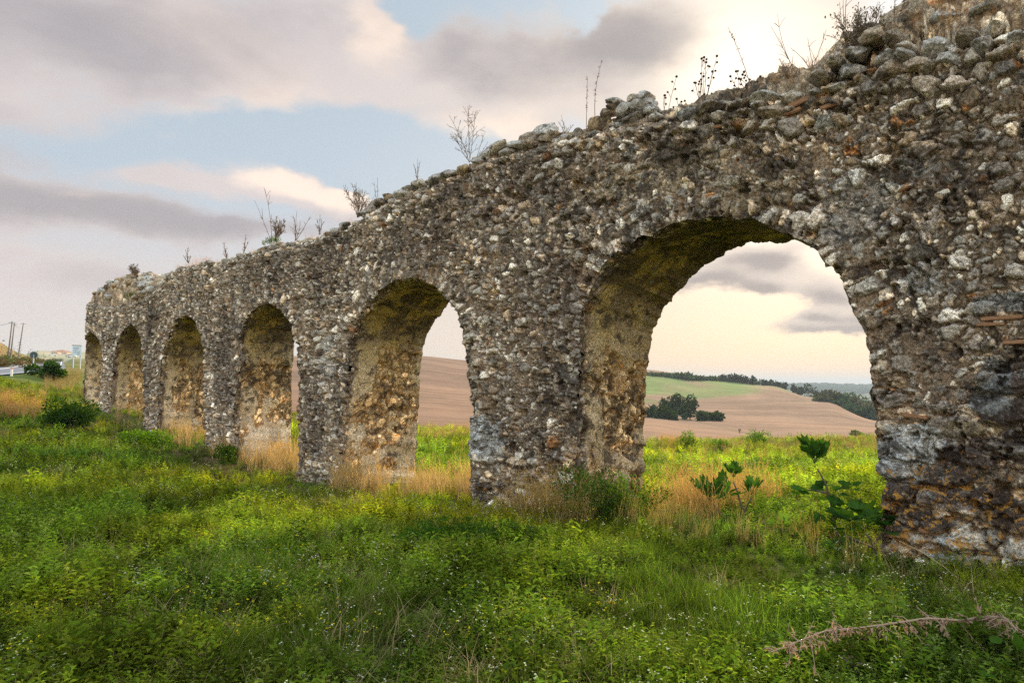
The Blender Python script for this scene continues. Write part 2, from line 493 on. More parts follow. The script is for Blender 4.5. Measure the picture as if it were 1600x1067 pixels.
ARCHES = [
    dict(L=[(897, 900), (899, 840), (901, 760), (904, 640), (907, 560), (905, 510), (911, 482), (927, 442), (944, 415), (971, 391), (1002, 371), (1042, 352), (1076, 342), (1123, 339)],
         Rt=[(1164, 341), (1191, 351), (1218, 361), (1258, 374), (1278, 394), (1299, 418), (1319, 442), (1326, 462), (1339, 492), (1353, 519), (1358, 543), (1361, 570), (1360, 590), (1364, 620), (1370, 650), (1369, 690), (1374, 735), (1388, 752), (1380, 775), (1377, 830), (1384, 880), (1386, 960)],
         B=[(1000, 900), (1001, 774), (1007, 729), (1006, 700), (1008, 644), (1011, 600), (1012, 563), (1015, 536), (1025, 506), (1035, 482), (1052, 462), (1076, 435), (1103, 411), (1140, 391), (1170, 381), (1208, 375)]),
    dict(L=[(529, 830), (530, 766), (530, 715), (533, 656), (540, 616), (545, 577), (547, 546), (551, 518), (563, 490), (579, 471), (598, 451), (622, 437), (642, 433)],
         Rt=[(661, 437), (681, 449), (697, 465), (705, 473), (716, 494), (724, 526), (730, 557), (734, 597), (736, 624), (738, 644), (735, 656), (734, 711), (736, 746), (739, 782), (742, 860)],
         B=[(645, 830), (648, 754), (650, 715), (652, 668), (651, 664), (654, 644), (655, 609), (657, 569), (661, 542), (669, 518), (685, 494), (701, 471)]),
    dict(L=[(372, 790), (372, 720), (368, 690), (366, 650), (371, 600), (377, 566), (374, 536), (377, 512), (389, 491), (404, 478), (422, 473)],
         Rt=[(440, 485), (450.5, 500), (458, 518), (462, 536), (464, 551), (466, 572), (469, 590), (465.5, 614), (465.5, 668), (468, 680), (465, 740), (465, 800)],
         B=[(452, 790), (454, 700), (455, 640), (456, 580), (458, 560), (461, 550)]),
    dict(L=[(246, 760), (246, 667), (249, 625), (252, 574), (257, 546), (261.6, 532), (267, 515), (277, 498), (291, 492)],
         Rt=[(301, 497), (308, 509.6), (313.6, 529), (318, 546), (318.7, 597), (318, 681), (318, 760)], B=None),
    dict(L=[(170, 740), (170, 675), (174.5, 613.6), (178.7, 557), (184, 532), (193, 515), (204, 505)],
         Rt=[(212, 511), (219, 524), (223.6, 546), (225, 590), (225, 630), (223.7, 681), (223, 740)], B=None),
    dict(L=[(127.5, 730), (127.5, 640), (128, 560), (129.5, 536), (134, 523), (142, 517)],
         Rt=[(152, 526.5), (157.6, 540.5), (159, 568.6), (156.5, 597), (153.5, 653), (154, 740)], B=None),
]


def resample(P, n):
    P = np.asarray(P, float)
    d = np.r_[0, np.cumsum(np.hypot(*np.diff(P, axis=0).T))]
    t = np.linspace(0, d[-1], n)
    return np.c_[np.interp(t, d, P[:, 0]), np.interp(t, d, P[:, 1])], t


def smooth_poly(P, it=2):
    for _ in range(it):
        Q = P.copy()
        Q[1:-1] = .25 * P[:-2] + .5 * P[1:-1] + .25 * P[2:]
        P = Q
    return P


for k, A in enumerate(ARCHES):
    F = [wall_pt(*p) for p in A['L']] + [wall_pt(*p) for p in A['Rt']]
    nL = len(A['L'])
    F = np.array(F)
    # right jamb hidden from here: perpendicular to the face; left jamb and vault follow the far edge seen in the photo
    N = [520, 380, 320, 260, 220, 200][k]
    Fr, t = resample(F, N)
    wob = (fbm(t * 7, t * 0 + k, 50 + k, 3) - .5)[:, None]
    tang = np.gradient(Fr, axis=0); tang /= np.linalg.norm(tang, axis=1)[:, None] + 1e-9
    nrm = np.c_[tang[:, 1], -tang[:, 0]]
    cen = Fr.mean(0)
    sgn = np.sign(((cen - Fr) * nrm).sum(1)); sgn = np.where(sgn == 0, 1, sgn)
    sg = np.sign(sgn.sum()); nrm = nrm * sg          # points into the opening
    v = (voro(t * 9, t * 0 + .5, 70 + k)[2] - .5)[:, None]
    Fr = Fr + nrm * (wob * .05 + v * .025)
    A['front'] = smooth_poly(Fr, 1); A['nrm'] = nrm; A['t'] = t
    ap = F[nL - 1]
    dap = np.interp(0, [0], [0])
    # back outline
    if A['B']:
        B = np.array([wall_pt(*p, n=THICK) for p in A['B']])
    else:
        B = F[:nL] + np.array([-0.02, 0.0])
    # complete the back outline on the right with the front's own right side
    last = B[-1]
    Rf = F[nL:]
    apz = F[:, 1].max()
    comp = []
    if A['B'] and k < 3:
        for p in Rf:
            if p[0] < last[0] - .15:
                comp.append((p[0] + .0, min(p[1], last[1] + .02) if p[1] > last[1] else p[1]))
        if k == 2:      # vault rises behind the face here
            a = F[nL - 1]
            mid = [(F[i, 0] - .02, F[i, 1]) for i in range(nL) if F[i, 1] > B[-1, 1] + .1]
            B = np.vstack([B[:-1], [(B[-2, 0] + .25 * 0 - .02, B[-1, 1] + .1)]])
            comp = [(B[-1, 0] - .25, apz - .25), (B[-1, 0] - .6, apz - .05)] + [(p[0], p[1]) for p in Rf if p[0] < B[-1, 0] - .7]
    else:
        comp = [tuple(p) for p in Rf]
    Bf = np.vstack([B, comp]) if len(comp) else B
    Bn, _ = resample(Bf, N)
    # match heights on the jambs: param by blending normalised arc length
    Bn = smooth_poly(Bn, 3)
    A['back'] = Bn + nrm * ((fbm(t * 9, t * 0 + 5 + k, 57 + k, 4, .65) - .5) * .10 + (voro(t * 7, t * 0 + .5, 75 + k)[2] - .5) * .035)[:, None]
    A['F'] = F

S1 = S_END
def ground_profile(s):
    """height of the turf along the foot of the wall"""
    pts = [(-4, 0.06), wall_pt(1600, 905), wall_pt(1376, 880), wall_pt(1000, 812), wall_pt(740, 790), wall_pt(600, 775), wall_pt(467, 752),
           wall_pt(335, 706), wall_pt(232, 686), wall_pt(160, 672), wall_pt(125, 650), (45, .55), (80, 1.2)]
    p = np.array(sorted(pts))
    return np.interp(s, p[:, 0], p[:, 1])


def in_poly(x, y, P):
    ins = np.zeros(x.shape, bool)
    n = len(P)
    for i in range(n):
        x1, y1 = P[i]; x2, y2 = P[(i + 1) % n]
        if y1 == y2: continue
        c = ((y1 > y) != (y2 > y)) & (x < (x2 - x1) * (y - y1) / (y2 - y1) + x1)
        ins ^= c
    return ins


def near_outline(x, y, P, chunk=60000):
    d = np.empty(x.shape); idx = np.empty(x.shape, int)
    for a in range(0, len(x), chunk):
        b = slice(a, a + chunk)
        q = (x[b, None] - P[None, :, 0]) ** 2 + (y[b, None] - P[None, :, 1]) ** 2
        i = q.argmin(1); idx[b] = i; d[b] = np.sqrt(q[np.arange(len(i)), i])
    return d, idx


# stone colours: limestone, tan, brown, brick
PAL = np.array([[.30, .285, .26], [.40, .385, .355], [.22, .20, .18], [.30, .24, .18], [.26, .21, .16], [.46, .44, .41],
                [.20, .175, .155], [.33, .26, .18], [.40, .35, .29], [.28, .26, .24], [.34, .30, .26], [.15, .13, .115]]) * 1.55 * np.array([1.09, 1.0, .89])
BRICKY = np.array([.42, .20, .08])


def pal(cid, seed=0):
    i = (h2((cid * 99991).astype(np.int64), (cid * 0 + 3).astype(np.int64), seed) * 11.35).astype(int) % 12
    u = h2((cid * 88883).astype(np.int64), (cid * 0 + 6).astype(np.int64), seed)
    return np.where((u < .022)[:, None], BRICKY, PAL[i])


def relief(s, z, info=None, lining=False):
    """height (toward the viewer) and colour of rubble masonry at wall coordinates"""
    n = len(s)
    wx = s + .085 * (fbm(s * 9, z * 9, 1, 4, .6) - .5); wz = z + .085 * (fbm(s * 9 + 9, z * 9, 2, 4, .6) - .5)
    h = .07 * (fbm(s * .8, z * .8, 3, 3) - .5) + .05 * (fbm(s * 2.7, z * 2.7, 4, 4) - .5)
    mort = np.array([.26, .185, .12])
    col = np.tile(mort, (n, 1)) * (.45 + 1.1 * fbm(s * 5, z * 5, 5, 4))[:, None]
    col = col * (1 + .9 * (fbm(s * 1.2, z * 1.2, 6, 3)[:, None] - .5) * np.array([1.2, 1.0, .8]))
    h = h + .034 * (fbm(s * 18, z * 18, 8, 5, .7) - .5)
    tz = info['tz'] if info else z + 9
    gz = info['gz'] if info else z - 1
    below = tz - z; above = z - gz
    layers = [(.050, .052, .62, .014, 11), (.095, .10, .48, .030, 12), (.20, .145, .34, .042, 13), (.46, .19, .0, .060, 14)]
    for (cw, ch, p, amp, sd_) in layers:
        ang = .5 * (fbm(s * .6, z * .6, 40 + sd_, 2) - .5) * 2
        rx = wx / cw; rz = wz / ch
        if info is not None:
            rad = info['rad']
            ring = .12 if sd_ >= 13 else (.08 if sd_ == 12 else .055)
            rx = np.where(rad, info['arc'] / ring, rx); rz = np.where(rad, info['dist'] / (ring * 2.3), rz)
        f1, f2, cid, cx, cy = voro(rx, rz, sd_)
        pp = np.full(n, p)
        if info is not None:
            upper = sstep(below, .75, .15) * sstep(s, 6.5, 3.5)
            low = sstep(above, 1.1, .5) * sstep(s, 9.5, 5.5)
            if sd_ == 13: pp = pp + .5 * upper + .55 * low
            if sd_ == 11: pp = pp - .1 * low
            if sd_ == 14: pp = pp + 1.0 * sstep(above, 1.75, 1.35) * sstep(s, 2.6, 2.3) + .5 * sstep(above, 1.0, .5) * sstep(s, 8.6, 8.2) * sstep(s, 2.6, 2.9)
            pp = np.where(rad, (.0 if sd_ == 14 else (.30 if sd_ == 13 else .6)), pp)
        have = (h2((cid * 77777).astype(np.int64), (cid * 0 + 1).astype(np.int64), sd_) < pp)
        e = (f2 - f1)
        thr = .10 + .16 * h2((cid * 55555).astype(np.int64), (cid * 0 + 2).astype(np.int64), sd_)
        m = sstep(e + .10 * (fbm(s * 30, z * 30, sd_, 3) - .5), thr, thr + .16) * have
        dome = np.sqrt(np.clip(sstep(e, thr - .02, thr + .30), 0, 1))
        r = h2((cid * 33333).astype(np.int64), (cid * 0 + 4).astype(np.int64), sd_)
        tilt = (cx * (r - .5) + cy * (h2((cid * 22222).astype(np.int64), (cid * 0 + 4).astype(np.int64), sd_) - .5)) * amp * 2.2
        hs = amp * (.45 + .8 * r) * dome + tilt
        if info is not None and sd_ == 13: hs = hs * (1 + 1.1 * upper + .4 * low)
        h = h * (1 - m * .5) + hs * have * sstep(e, thr - .05, thr + .12) + 0
        c = pal(cid, sd_) * (.55 + .75 * r ** 1.5 + 1.05 * (h2((cid * 44449).astype(np.int64), (cid * 0 + 8).astype(np.int64), sd_) > .74) * (sd_ != 14))[:, None]
        if sd_ == 14: c = np.where((r < .45)[:, None], np.array([.10, .07, .055]), c)
        # joints around each stone are real recesses
        h = h - have * (1 - sstep(np.abs(e - thr + .05), 0, .09)) * amp * .45
        col = col * (1 - m[:, None]) + c * m[:, None]
    # pits and lost stones
    pit = sstep(fbm(s * 5.2, z * 5.2, 21, 4, .6), .63, .70)
    h = h - pit * .085
    return h, col


def alpha_lichen(s, above):
    """where orange lichen grows: the lower courses of the nearest piers"""
    a = .95 * sstep(above, 1.35, .3) * sstep(s, 9.2, 6.0) + .25 * sstep(above, 1.9, .6) * sstep(s, 4.0, 2.0)
    return np.clip(a + .12, 0, 1)


aq = empty('ruined_aqueduct', tuple(W(10.0, THICK / 2, ground_profile(10.0)).ravel()), 'long ruined stone aqueduct wall with a row of open arches and crumbling top', 'aqueduct')

# ---- front face
def s_of_u():
    # columns spaced like equal steps of view angle, finer near the viewer
    x = np.concatenate([np.linspace(2400, 1620, 160, endpoint=False), np.linspace(1620, 124.5, 1000)])
    d = [wall_pt(a, 590)[0] for a in x]
    d = np.array(d)
    return d[d > S_NEAR]


Sc = s_of_u()
rows = 480
Hrow = np.linspace(0, 1, rows)
TZ = top_z(Sc); GZ = ground_profile(Sc)
BZ = GZ - .35
SS = np.repeat(Sc[:, None], rows, 1)
ZZ = BZ[:, None] + (TZ - BZ)[:, None] * Hrow[None]
s = SS.ravel().copy(); z = ZZ.ravel().copy()
tzr = np.repeat(TZ, rows); gzr = np.repeat(GZ, rows)


def arch_info(s, z):
    dist = np.full(len(s), 9.0); arc = np.zeros(len(s)); which = np.full(len(s), -1)
    for k, A in enumerate(ARCHES):
        P = A['front']
        m = (s > P[:, 0].min() - .8) & (s < P[:, 0].max() + .8)
        if not m.any(): continue
        ii = np.where(m)[0]
        d, idx = near_outline(s[ii], z[ii], P)
        b = d < dist[ii]
        dist[ii[b]] = d[b]; arc[ii[b]] = A['t'][idx[b]] + k * 50; which[ii[b]] = k
    spring = np.array([A['front'][:, 1].max() - .5 * (A['front'][:, 0].max() - A['front'][:, 0].min()) - .3 for A in ARCHES] + [99])
    rad = (dist < .40 + .05 * np.sin(arc * 11)) & (z > spring[which])
    return dist, arc, rad


dist, arc, rad = arch_info(s, z)
info = dict(tz=tzr, gz=gzr, dist=dist, arc=arc, rad=rad)
h, col = relief(s, z, info)
# front edge stones by the opening stand a little proud; face rounds over at the top and the far end
h = h - .10 * sstep(tzr - z, .12, 0) - .25 * sstep(s, S_END - .5, S_END)
inside = np.zeros(len(s), bool)
P3 = s.copy(), z.copy()
for A in ARCHES:
    P = A['front']
    m = (s > P[:, 0].min() - .1) & (s < P[:, 0].max() + .1)
    ii = np.where(m)[0]
    inside[ii] |= in_poly(s[ii], z[ii], P[::2])
G = np.arange(len(s)).reshape(len(Sc), rows)
q = np.stack([G[:-1, :-1], G[:-1, 1:], G[1:, 1:], G[1:, :-1]], -1).reshape(-1, 4)
bad = inside[q].any(1)
rem = q[bad]; q = q[~bad]
used = np.zeros(len(s), bool); used[q.ravel()] = True
rim = np.zeros(len(s), bool); rim[rem.ravel()] = True
rim &= used
ri = np.where(rim)[0]
for A in ARCHES:
    P = A['front']
    m = ri[(s[ri] > P[:, 0].min() - .15) & (s[ri] < P[:, 0].max() + .15)]
    if len(m):
        d, idx = near_outline(s[m], z[m], P)
        ok = d < .2
        s[m[ok]] = P[idx[ok], 0]; z[m[ok]] = P[idx[ok], 1]
al = alpha_lichen(s, z - gzr)
LIME, UMB, GREY, TAN = (.62, .61, .58), (.085, .058, .048), (.25, .255, .25), (.40, .30, .16)
for (px, py, rx, ry, c_, st_) in ((756, 682, 27, 30, LIME, 1), (1420, 695, 52, 30, LIME, .85), (1405, 735, 40, 22, LIME, .8), (1478, 852, 26, 24, LIME, .9), (1590, 860, 24, 22, LIME, .6), (1548, 608, 34, 44, GREY, .8),
                                  (1565, 474, 42, 14, GREY, .8), (1560, 702, 52, 18, UMB, .9), (1440, 768, 62, 16, UMB, .9), (1400, 805, 40, 24, UMB, .85), (1505, 780, 45, 16, UMB, .8), (1520, 668, 50, 10, TAN, .6),
                                  (1440, 435, 30, 20, LIME, .5), (1425, 262, 26, 16, LIME, .45), (645, 540, 10, 26, LIME, .5), (510, 560, 10, 34, LIME, .5), (900, 620, 22, 30, UMB, .35), (770, 300, 120, 50, UMB, .35),
                                  (1500, 270, 120, 40, UMB, .30), (640, 390, 60, 40, UMB, .35), (440, 420, 90, 26, UMB, .35), (860, 480, 60, 90, UMB, .4), (350, 560, 14, 70, UMB, .5), (232, 560, 6, 80, UMB, .5), (490, 640, 16, 80, UMB, .4),
                                  (1440, 560, 60, 60, UMB, .35), (1330, 330, 60, 50, LIME, .25), (1000, 280, 120, 30, TAN, .3), (1180, 300, 60, 30, TAN, .3), (620, 560, 20, 60, UMB, .3), (800, 640, 50, 60, UMB, .3)):
    s_c, z_c = wall_pt(px, py); s_a = abs(wall_pt(px + rx, py)[0] - s_c); z_a = abs(wall_pt(px, py - ry)[1] - z_c)
    m_ = np.abs(s - s_c) < 2.2 * s_a
    rr0 = np.sqrt(((s[m_] - s_c) / s_a) ** 4 + ((z[m_] - z_c) / z_a) ** 4) ** .5 + 1.1 * (fbm(s[m_] * 6, z[m_] * 6, int(px), 4, .6) - .5)
    k_ = (sstep(rr0, 1.12, .92) * st_ * (.75 + .35 * fbm(s[m_] * 30, z[m_] * 30, 5, 3)))[:, None]
    col[m_] = col[m_] * (1 - k_) + np.array(c_) * k_
c4 = np.c_[col, al]
remap = -np.ones(len(s), int); remap[used] = np.arange(used.sum())
Vw = W(s, -h, z)[used]
face = make_mesh('stone_face', Vw, remap[q], M_WALL, c4[used], smooth=True)
adopt(face, aq)

# ---- lining of each arch (jambs and vault)
for k, A in enumerate(ARCHES):
    Fr, Bk, t, nr = A['front'], A['back'], A['t'], A['nrm']
    N = len(Fr); Q = [120, 90, 70, 50, 40, 40][k]
    qd = np.linspace(0, 1, Q)
    gz0 = ground_profile(Fr[:, 0]); tz0 = top_z(Fr[:, 0])
    dd = np.zeros(N)
    hf, cf = relief(Fr[:, 0].copy(), Fr[:, 1].copy(), dict(tz=tz0, gz=gz0, dist=dd, arc=t + k * 50, rad=Fr[:, 1] > Fr[:, 1].max() - 1.5))
    hf = hf - .25 * sstep(Fr[:, 0], S_END - .5, S_END)
    T, QQ = np.meshgrid(t, qd, indexing='ij')
    tt, qq = T.ravel(), QQ.ravel()
    dq = qq * THICK
    base = Fr[:, None, :] * (1 - qd)[None, :, None] + Bk[:, None, :] * qd[None, :, None]
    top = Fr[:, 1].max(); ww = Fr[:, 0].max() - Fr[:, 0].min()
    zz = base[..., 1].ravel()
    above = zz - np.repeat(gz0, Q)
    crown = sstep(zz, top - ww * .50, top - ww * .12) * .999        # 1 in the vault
    # relief of the lining: smooth plaster with bare rubble patches
    hs, cs = relief(tt + 20 * k + 3, dq * 1.0 + 7, None)
    bare = sstep(fbm(tt * 1.6 + k, dq * 2.2, 61 + k, 4, .6) + .30 * sstep(dq, .42, .6) * (1 - crown) * sstep(above, .5, 1.0) - .22 * crown, .58, .67)
    bare = np.maximum(bare, sstep(dq + .08 * (fbm(tt * 5, dq * 5, 66, 3) - .5), .20, .09))
    pl_h = .025 * (fbm(tt * 3, dq * 3, 71 + k, 4) - .5) + .02 + .008 * (fbm(tt * 25, dq * 25, 72, 4, .7) - .5)
    hl = pl_h * (1 - bare) + (hs * .75 - .005) * bare
    plaster = np.array([.95, .76, .54]) * (.72 + .55 * fbm(tt * 2.0, dq * 2.5, 73 + k, 5, .65))[:, None]
    ochre = np.array([.50, .36, .18]); rose = np.array([.52, .38, .29])
    m1 = sstep(fbm(tt * 1.1, dq * 1.5, 75 + k, 4), .45, .62)[:, None]
    plaster = plaster * (1 - .6 * m1) + ochre * .6 * m1 + 0 * rose
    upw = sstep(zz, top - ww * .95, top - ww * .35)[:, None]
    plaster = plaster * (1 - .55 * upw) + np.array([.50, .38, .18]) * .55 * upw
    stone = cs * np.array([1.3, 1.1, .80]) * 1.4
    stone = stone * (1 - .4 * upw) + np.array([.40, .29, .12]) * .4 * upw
    cl = plaster * (1 - bare[:, None]) + stone * bare[:, None]
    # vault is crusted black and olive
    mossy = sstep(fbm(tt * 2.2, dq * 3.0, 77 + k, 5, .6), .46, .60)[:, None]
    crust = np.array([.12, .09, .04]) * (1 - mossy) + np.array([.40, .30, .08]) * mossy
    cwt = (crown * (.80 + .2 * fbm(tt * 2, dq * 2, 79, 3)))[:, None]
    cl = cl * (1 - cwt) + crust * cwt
    edge = sstep(dq + .10 * (fbm(tt * 3.5, dq * 3, 81, 4) - .5), .22, .06)[:, None]
    cl = cl * (1 - edge) + (cs * .8) * edge
    # damp dark stain at some of the lower jambs
    damp = .7 * (sstep(fbm(tt * 1.8, dq * 2.0, 83 + k * 3, 3), .56, .66) * sstep(above, 1.6, .3) * .6)[:, None]
    cl = cl * (1 - damp) + np.array([.10, .08, .07]) * damp
    ramp = sstep(dq, 0, .06) * sstep(THICK - dq, -.02, .04)
    pos2 = base.reshape(-1, 2) + np.repeat(nr, Q, 0) * (hl * ramp)[:, None]
    nn = -np.repeat(hf, Q) * (1 - sstep(dq, 0, .10)) + dq
    V = W(pos2[:, 0], nn, pos2[:, 1])
    Gi = np.arange(N * Q).reshape(N, Q)
    f = np.stack([Gi[:-1, :-1], Gi[:-1, 1:], Gi[1:, 1:], Gi[1:, :-1]], -1).reshape(-1, 4)
    al2 = np.full(len(V), .05)
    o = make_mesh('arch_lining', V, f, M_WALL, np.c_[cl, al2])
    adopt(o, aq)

# ---- rubble top and back face
qn = np.linspace(0, 1, 46)
ts = Sc[::2]
HK = [(S_NEAR, 1.35)]
for (a_px, b_px) in ((1600, -30), (1500, -10), (1430, 6), (1395, 42), (1300, 98), (1180, 146), (1000, 196), (252, 430), (238, 432), (215, 428), (190, 438), (170, 446), (150, 454), (134, 470)):
    s_h, z_h = wall_pt(a_px, b_px, THICK * .5)
    HK.append((s_h, max(.03, z_h - float(np.interp(s_h, tl[:, 0], tl[:, 1])))))
HK.append((S_END, .02)); HK.append((wall_pt(300, 400, THICK * .5)[0], .05)); HK = np.array(sorted(HK)); print('hump', HK.round(2).tolist())
hump = np.interp(ts, HK[:, 0], HK[:, 1])
TT, QN = np.meshgrid(ts, qn, indexing='ij')
tt, qq = TT.ravel(), QN.ravel()
hs, cs = relief(tt + 100, qq * THICK + 20 + np.sin(np.pi * qq / 2) * np.repeat(hump, 46) * .9, None)
zz = np.repeat(top_z(ts), 46) + np.repeat(hump, 46) * np.sin(np.pi * np.clip(qq * 1.0, 0, 1)) ** .8 * (.75 + .5 * fbm(tt * 2, qq * 2, 91, 3)) + hs * 1.3
hrow, _ = relief(ts.copy(), top_z(ts), dict(tz=top_z(ts), gz=ground_profile(ts), dist=ts * 0 + 9, arc=ts * 0, rad=np.zeros(len(ts), bool)))
hrow = hrow - .10 - .25 * sstep(ts, S_END - .5, S_END)
zz = np.where(qq == 0, np.repeat(top_z(ts), 46), zz)
nn = qq * THICK - np.repeat(hrow, 46) * (1 - sstep(qq, 0, .15))
earth = np.array([.30, .22, .14])
em = sstep(fbm(tt * 1.3, qq * 1.5, 93, 4), .5, .65)[:, None] * .6
ctop = cs * np.array([1.05, .95, .80]) * (1 - em) + earth * em
Gi = np.arange(len(tt)).reshape(len(ts), 46)
f = np.stack([Gi[:-1, :-1], Gi[1:, :-1], Gi[1:, 1:], Gi[:-1, 1:]], -1).reshape(-1, 4)
o = make_mesh('rubble_top', W(tt, nn, zz), f, M_WALL, np.c_[ctop, np.full(len(tt), .3)])
adopt(o, aq)

sb = np.linspace(S_NEAR, S_END, 900); rb = 110
Hb = np.linspace(0, 1, rb)
tzb = top_z(sb); bzb = ground_profile(sb) - .6
SB = np.repeat(sb[:, None], rb, 1).ravel(); ZB = (bzb[:, None] + (tzb - bzb)[:, None] * Hb).ravel()
hb, cb = relief(SB + 50, ZB, None)
ins = np.zeros(len(SB), bool)
for A in ARCHES:
    P = A['back']; c0 = P.mean(0)
    ins |= in_poly(SB, ZB, P[::3])
Gi = np.arange(len(SB)).reshape(len(sb), rb)
f = np.stack([Gi[:-1, :-1], Gi[1:, :-1], Gi[1:, 1:], Gi[:-1, 1:]], -1).reshape(-1, 4)
bad = ins[f].any(1); rm = np.zeros(len(SB), bool); rm[f[bad].ravel()] = True
f = f[~bad]; us = np.zeros(len(SB), bool); us[f.ravel()] = True; rm &= us
ri = np.where(rm)[0]
for A in ARCHES:
    P = A['back']
    m = ri[(SB[ri] > P[:, 0].min() - .2) & (SB[ri] < P[:, 0].max() + .2)]
    if len(m):
        d, idx = near_outline(SB[m], ZB[m], P); ok = d < .3
        SB[m[ok]] = P[idx[ok], 0]; ZB[m[ok]] = P[idx[ok], 1]; hb[m[ok]] = 0
rmp = -np.ones(len(SB), int); rmp[us] = np.arange(us.sum())
o = make_mesh('rear_face', W(SB, THICK + hb, ZB)[us], rmp[f], M_WALL, np.c_[cb * 1.1, np.full(len(cb), .3)][us])
adopt(o, aq)
# end faces
for se, sg in ((S_NEAR + .02, 1), (S_END, 1)):
    zz_ = np.linspace(float(ground_profile(se)) - .6, float(top_z(se)) + .02, 160); nq = np.linspace(-.02, THICK + .02, 40)
    if se > 5: nq = np.linspace(.24, THICK + .02, 40)
    A1, B1 = np.meshgrid(zz_, nq, indexing='ij')
    he, ce = relief(B1.ravel() + 200, A1.ravel(), None)
    Gi = np.arange(A1.size).reshape(A1.shape)
    f = np.stack([Gi[:-1, :-1], Gi[1:, :-1], Gi[1:, 1:], Gi[:-1, 1:]], -1).reshape(-1, 4)
    o = make_mesh('end_face', W(se + he * (1 if se > 5 else -1), B1.ravel(), A1.ravel()), f, M_WALL, np.c_[ce, np.full(len(ce), .2)])
    adopt(o, aq)

# ------------------------------------------------------------------ loose stones of the crest
import bmesh


def ico(sub):
    bm = bmesh.new(); bmesh.ops.create_icosphere(bm, subdivisions=sub, radius=1)
    bm.verts.ensure_lookup_table()
    V = np.array([v.co[:] for v in bm.verts]); F = np.array([[v.index for v in f.verts] for f in bm.faces]); bm.free()
    return V, F


ICO4, ICO3, ICO2 = ico(4), ico(3), ico(2)


def rock(size, seed, col, sub=4):
    V, F = {4: ICO4, 3: ICO3, 2: ICO2}[sub]
    r = np.random.default_rng(seed)
    V = V.copy()
    # cut by random planes for angular blocks
    for i in range(12):
        n = r.normal(size=3); n /= np.linalg.norm(n); d = r.uniform(.5, .86)
        k = V @ n
        V = V - np.clip(k - d, 0, None)[:, None] * n * .95
    nz = fbm(V[:, 0] * 2 + seed, V[:, 1] * 2 + V[:, 2] * 1.7, seed % 97, 4, .6) - .5
    nz2 = fbm(V[:, 0] * 9 + seed, V[:, 1] * 9 + V[:, 2] * 7, seed % 89, 3, .6) - .5
    V = V * (1 + .34 * nz + .20 * nz2)[:, None]
    c = np.tile(np.array(col), (len(V), 1)) * (.8 + .5 * fbm(V[:, 0] * 3, V[:, 1] * 3 + V[:, 2] * 2, 5, 3))[:, None]
    return V * np.array(size), F, c


def place_rock(name, s, n, z, size, seed, col, rot=0, tilt=0, orange=.25, sub=4):
    V, F, c = rock(size, seed, col, sub)
    ct, st_ = math.cos(tilt), math.sin(tilt)
    V = np.c_[V[:, 0] * ct - V[:, 2] * st_, V[:, 1], V[:, 0] * st_ + V[:, 2] * ct]
    a = TH + math.pi / 2 + rot       # local x along the wall
    ca, sa = math.cos(a), math.sin(a)
    V = np.c_[V[:, 0] * ca - V[:, 1] * sa, V[:, 0] * sa + V[:, 1] * ca, V[:, 2]]
    V = V + W(s, n, z).ravel()
    o = make_mesh(name, V, F, M_WALL, np.c_[c, np.full(len(V), orange)])
    adopt(o, aq)
    return o


SC_ = [(.48, .44, .38), (.52, .44, .34), (.40, .36, .31), (.58, .54, .48), (.44, .34, .24), (.36, .30, .24)]
random.seed(5)
# the courses of blocks under the skyline on the near side, each as it sits in the photo: x, y, width, height (photo px)
COURSE = [(1192, 152, 62, 26), (1240, 153, 36, 26), (1276, 147, 36, 20), (1313, 137, 40, 24), (1205, 178, 52, 34), (1236, 200, 44, 40), (1290, 190, 52, 36),
          (1305, 98, 36, 30), (1340, 84, 38, 26), (1325, 112, 50, 26), (1362, 60, 44, 24), (1395, 58, 30, 24), (1388, 92, 38, 26), (1412, 75, 30, 22),
          (1418, 88, 34, 26), (1458, 75, 48, 26), (1434, 103, 46, 30), (1510, 62, 40, 26), (1485, 92, 46, 26), (1552, 47, 44, 28), (1535, 76, 40, 28),
          (1590, 62, 42, 26), (1398, 115, 60, 34), (1282, 122, 44, 22), (1480, 30, 60, 40), (1430, 20, 60, 36), (1540, 18, 60, 30), (1592, 20, 50, 34),
          (1155, 168, 40, 26), (1110, 172, 44, 22), (1075, 182, 38, 24), (1140, 185, 26, 22)]
for i, (x, y, wpx, hpx) in enumerate(COURSE):
    inset = .02 if y > 45 or x < 1400 else .25
    s_, z_ = wall_pt(x, y, inset)
    sl, _ = wall_pt(x - wpx / 2, y, inset); sr, _ = wall_pt(x + wpx / 2, y, inset)
    d = px_dir(x, y); tdep = (D0 + inset) / float(d @ ND)
    hz = hpx / FPX * tdep * float(d @ _F)
    place_rock('coping_stone', s_, inset + .03, z_, (abs(sl - sr) / 2 * 1.12, .16 + .03 * (i % 3), hz / 2 * 1.12), 100 + i, SC_[i % 6],
               rot=random.uniform(-.15, .15), tilt=random.uniform(-.15, .12), sub=4)
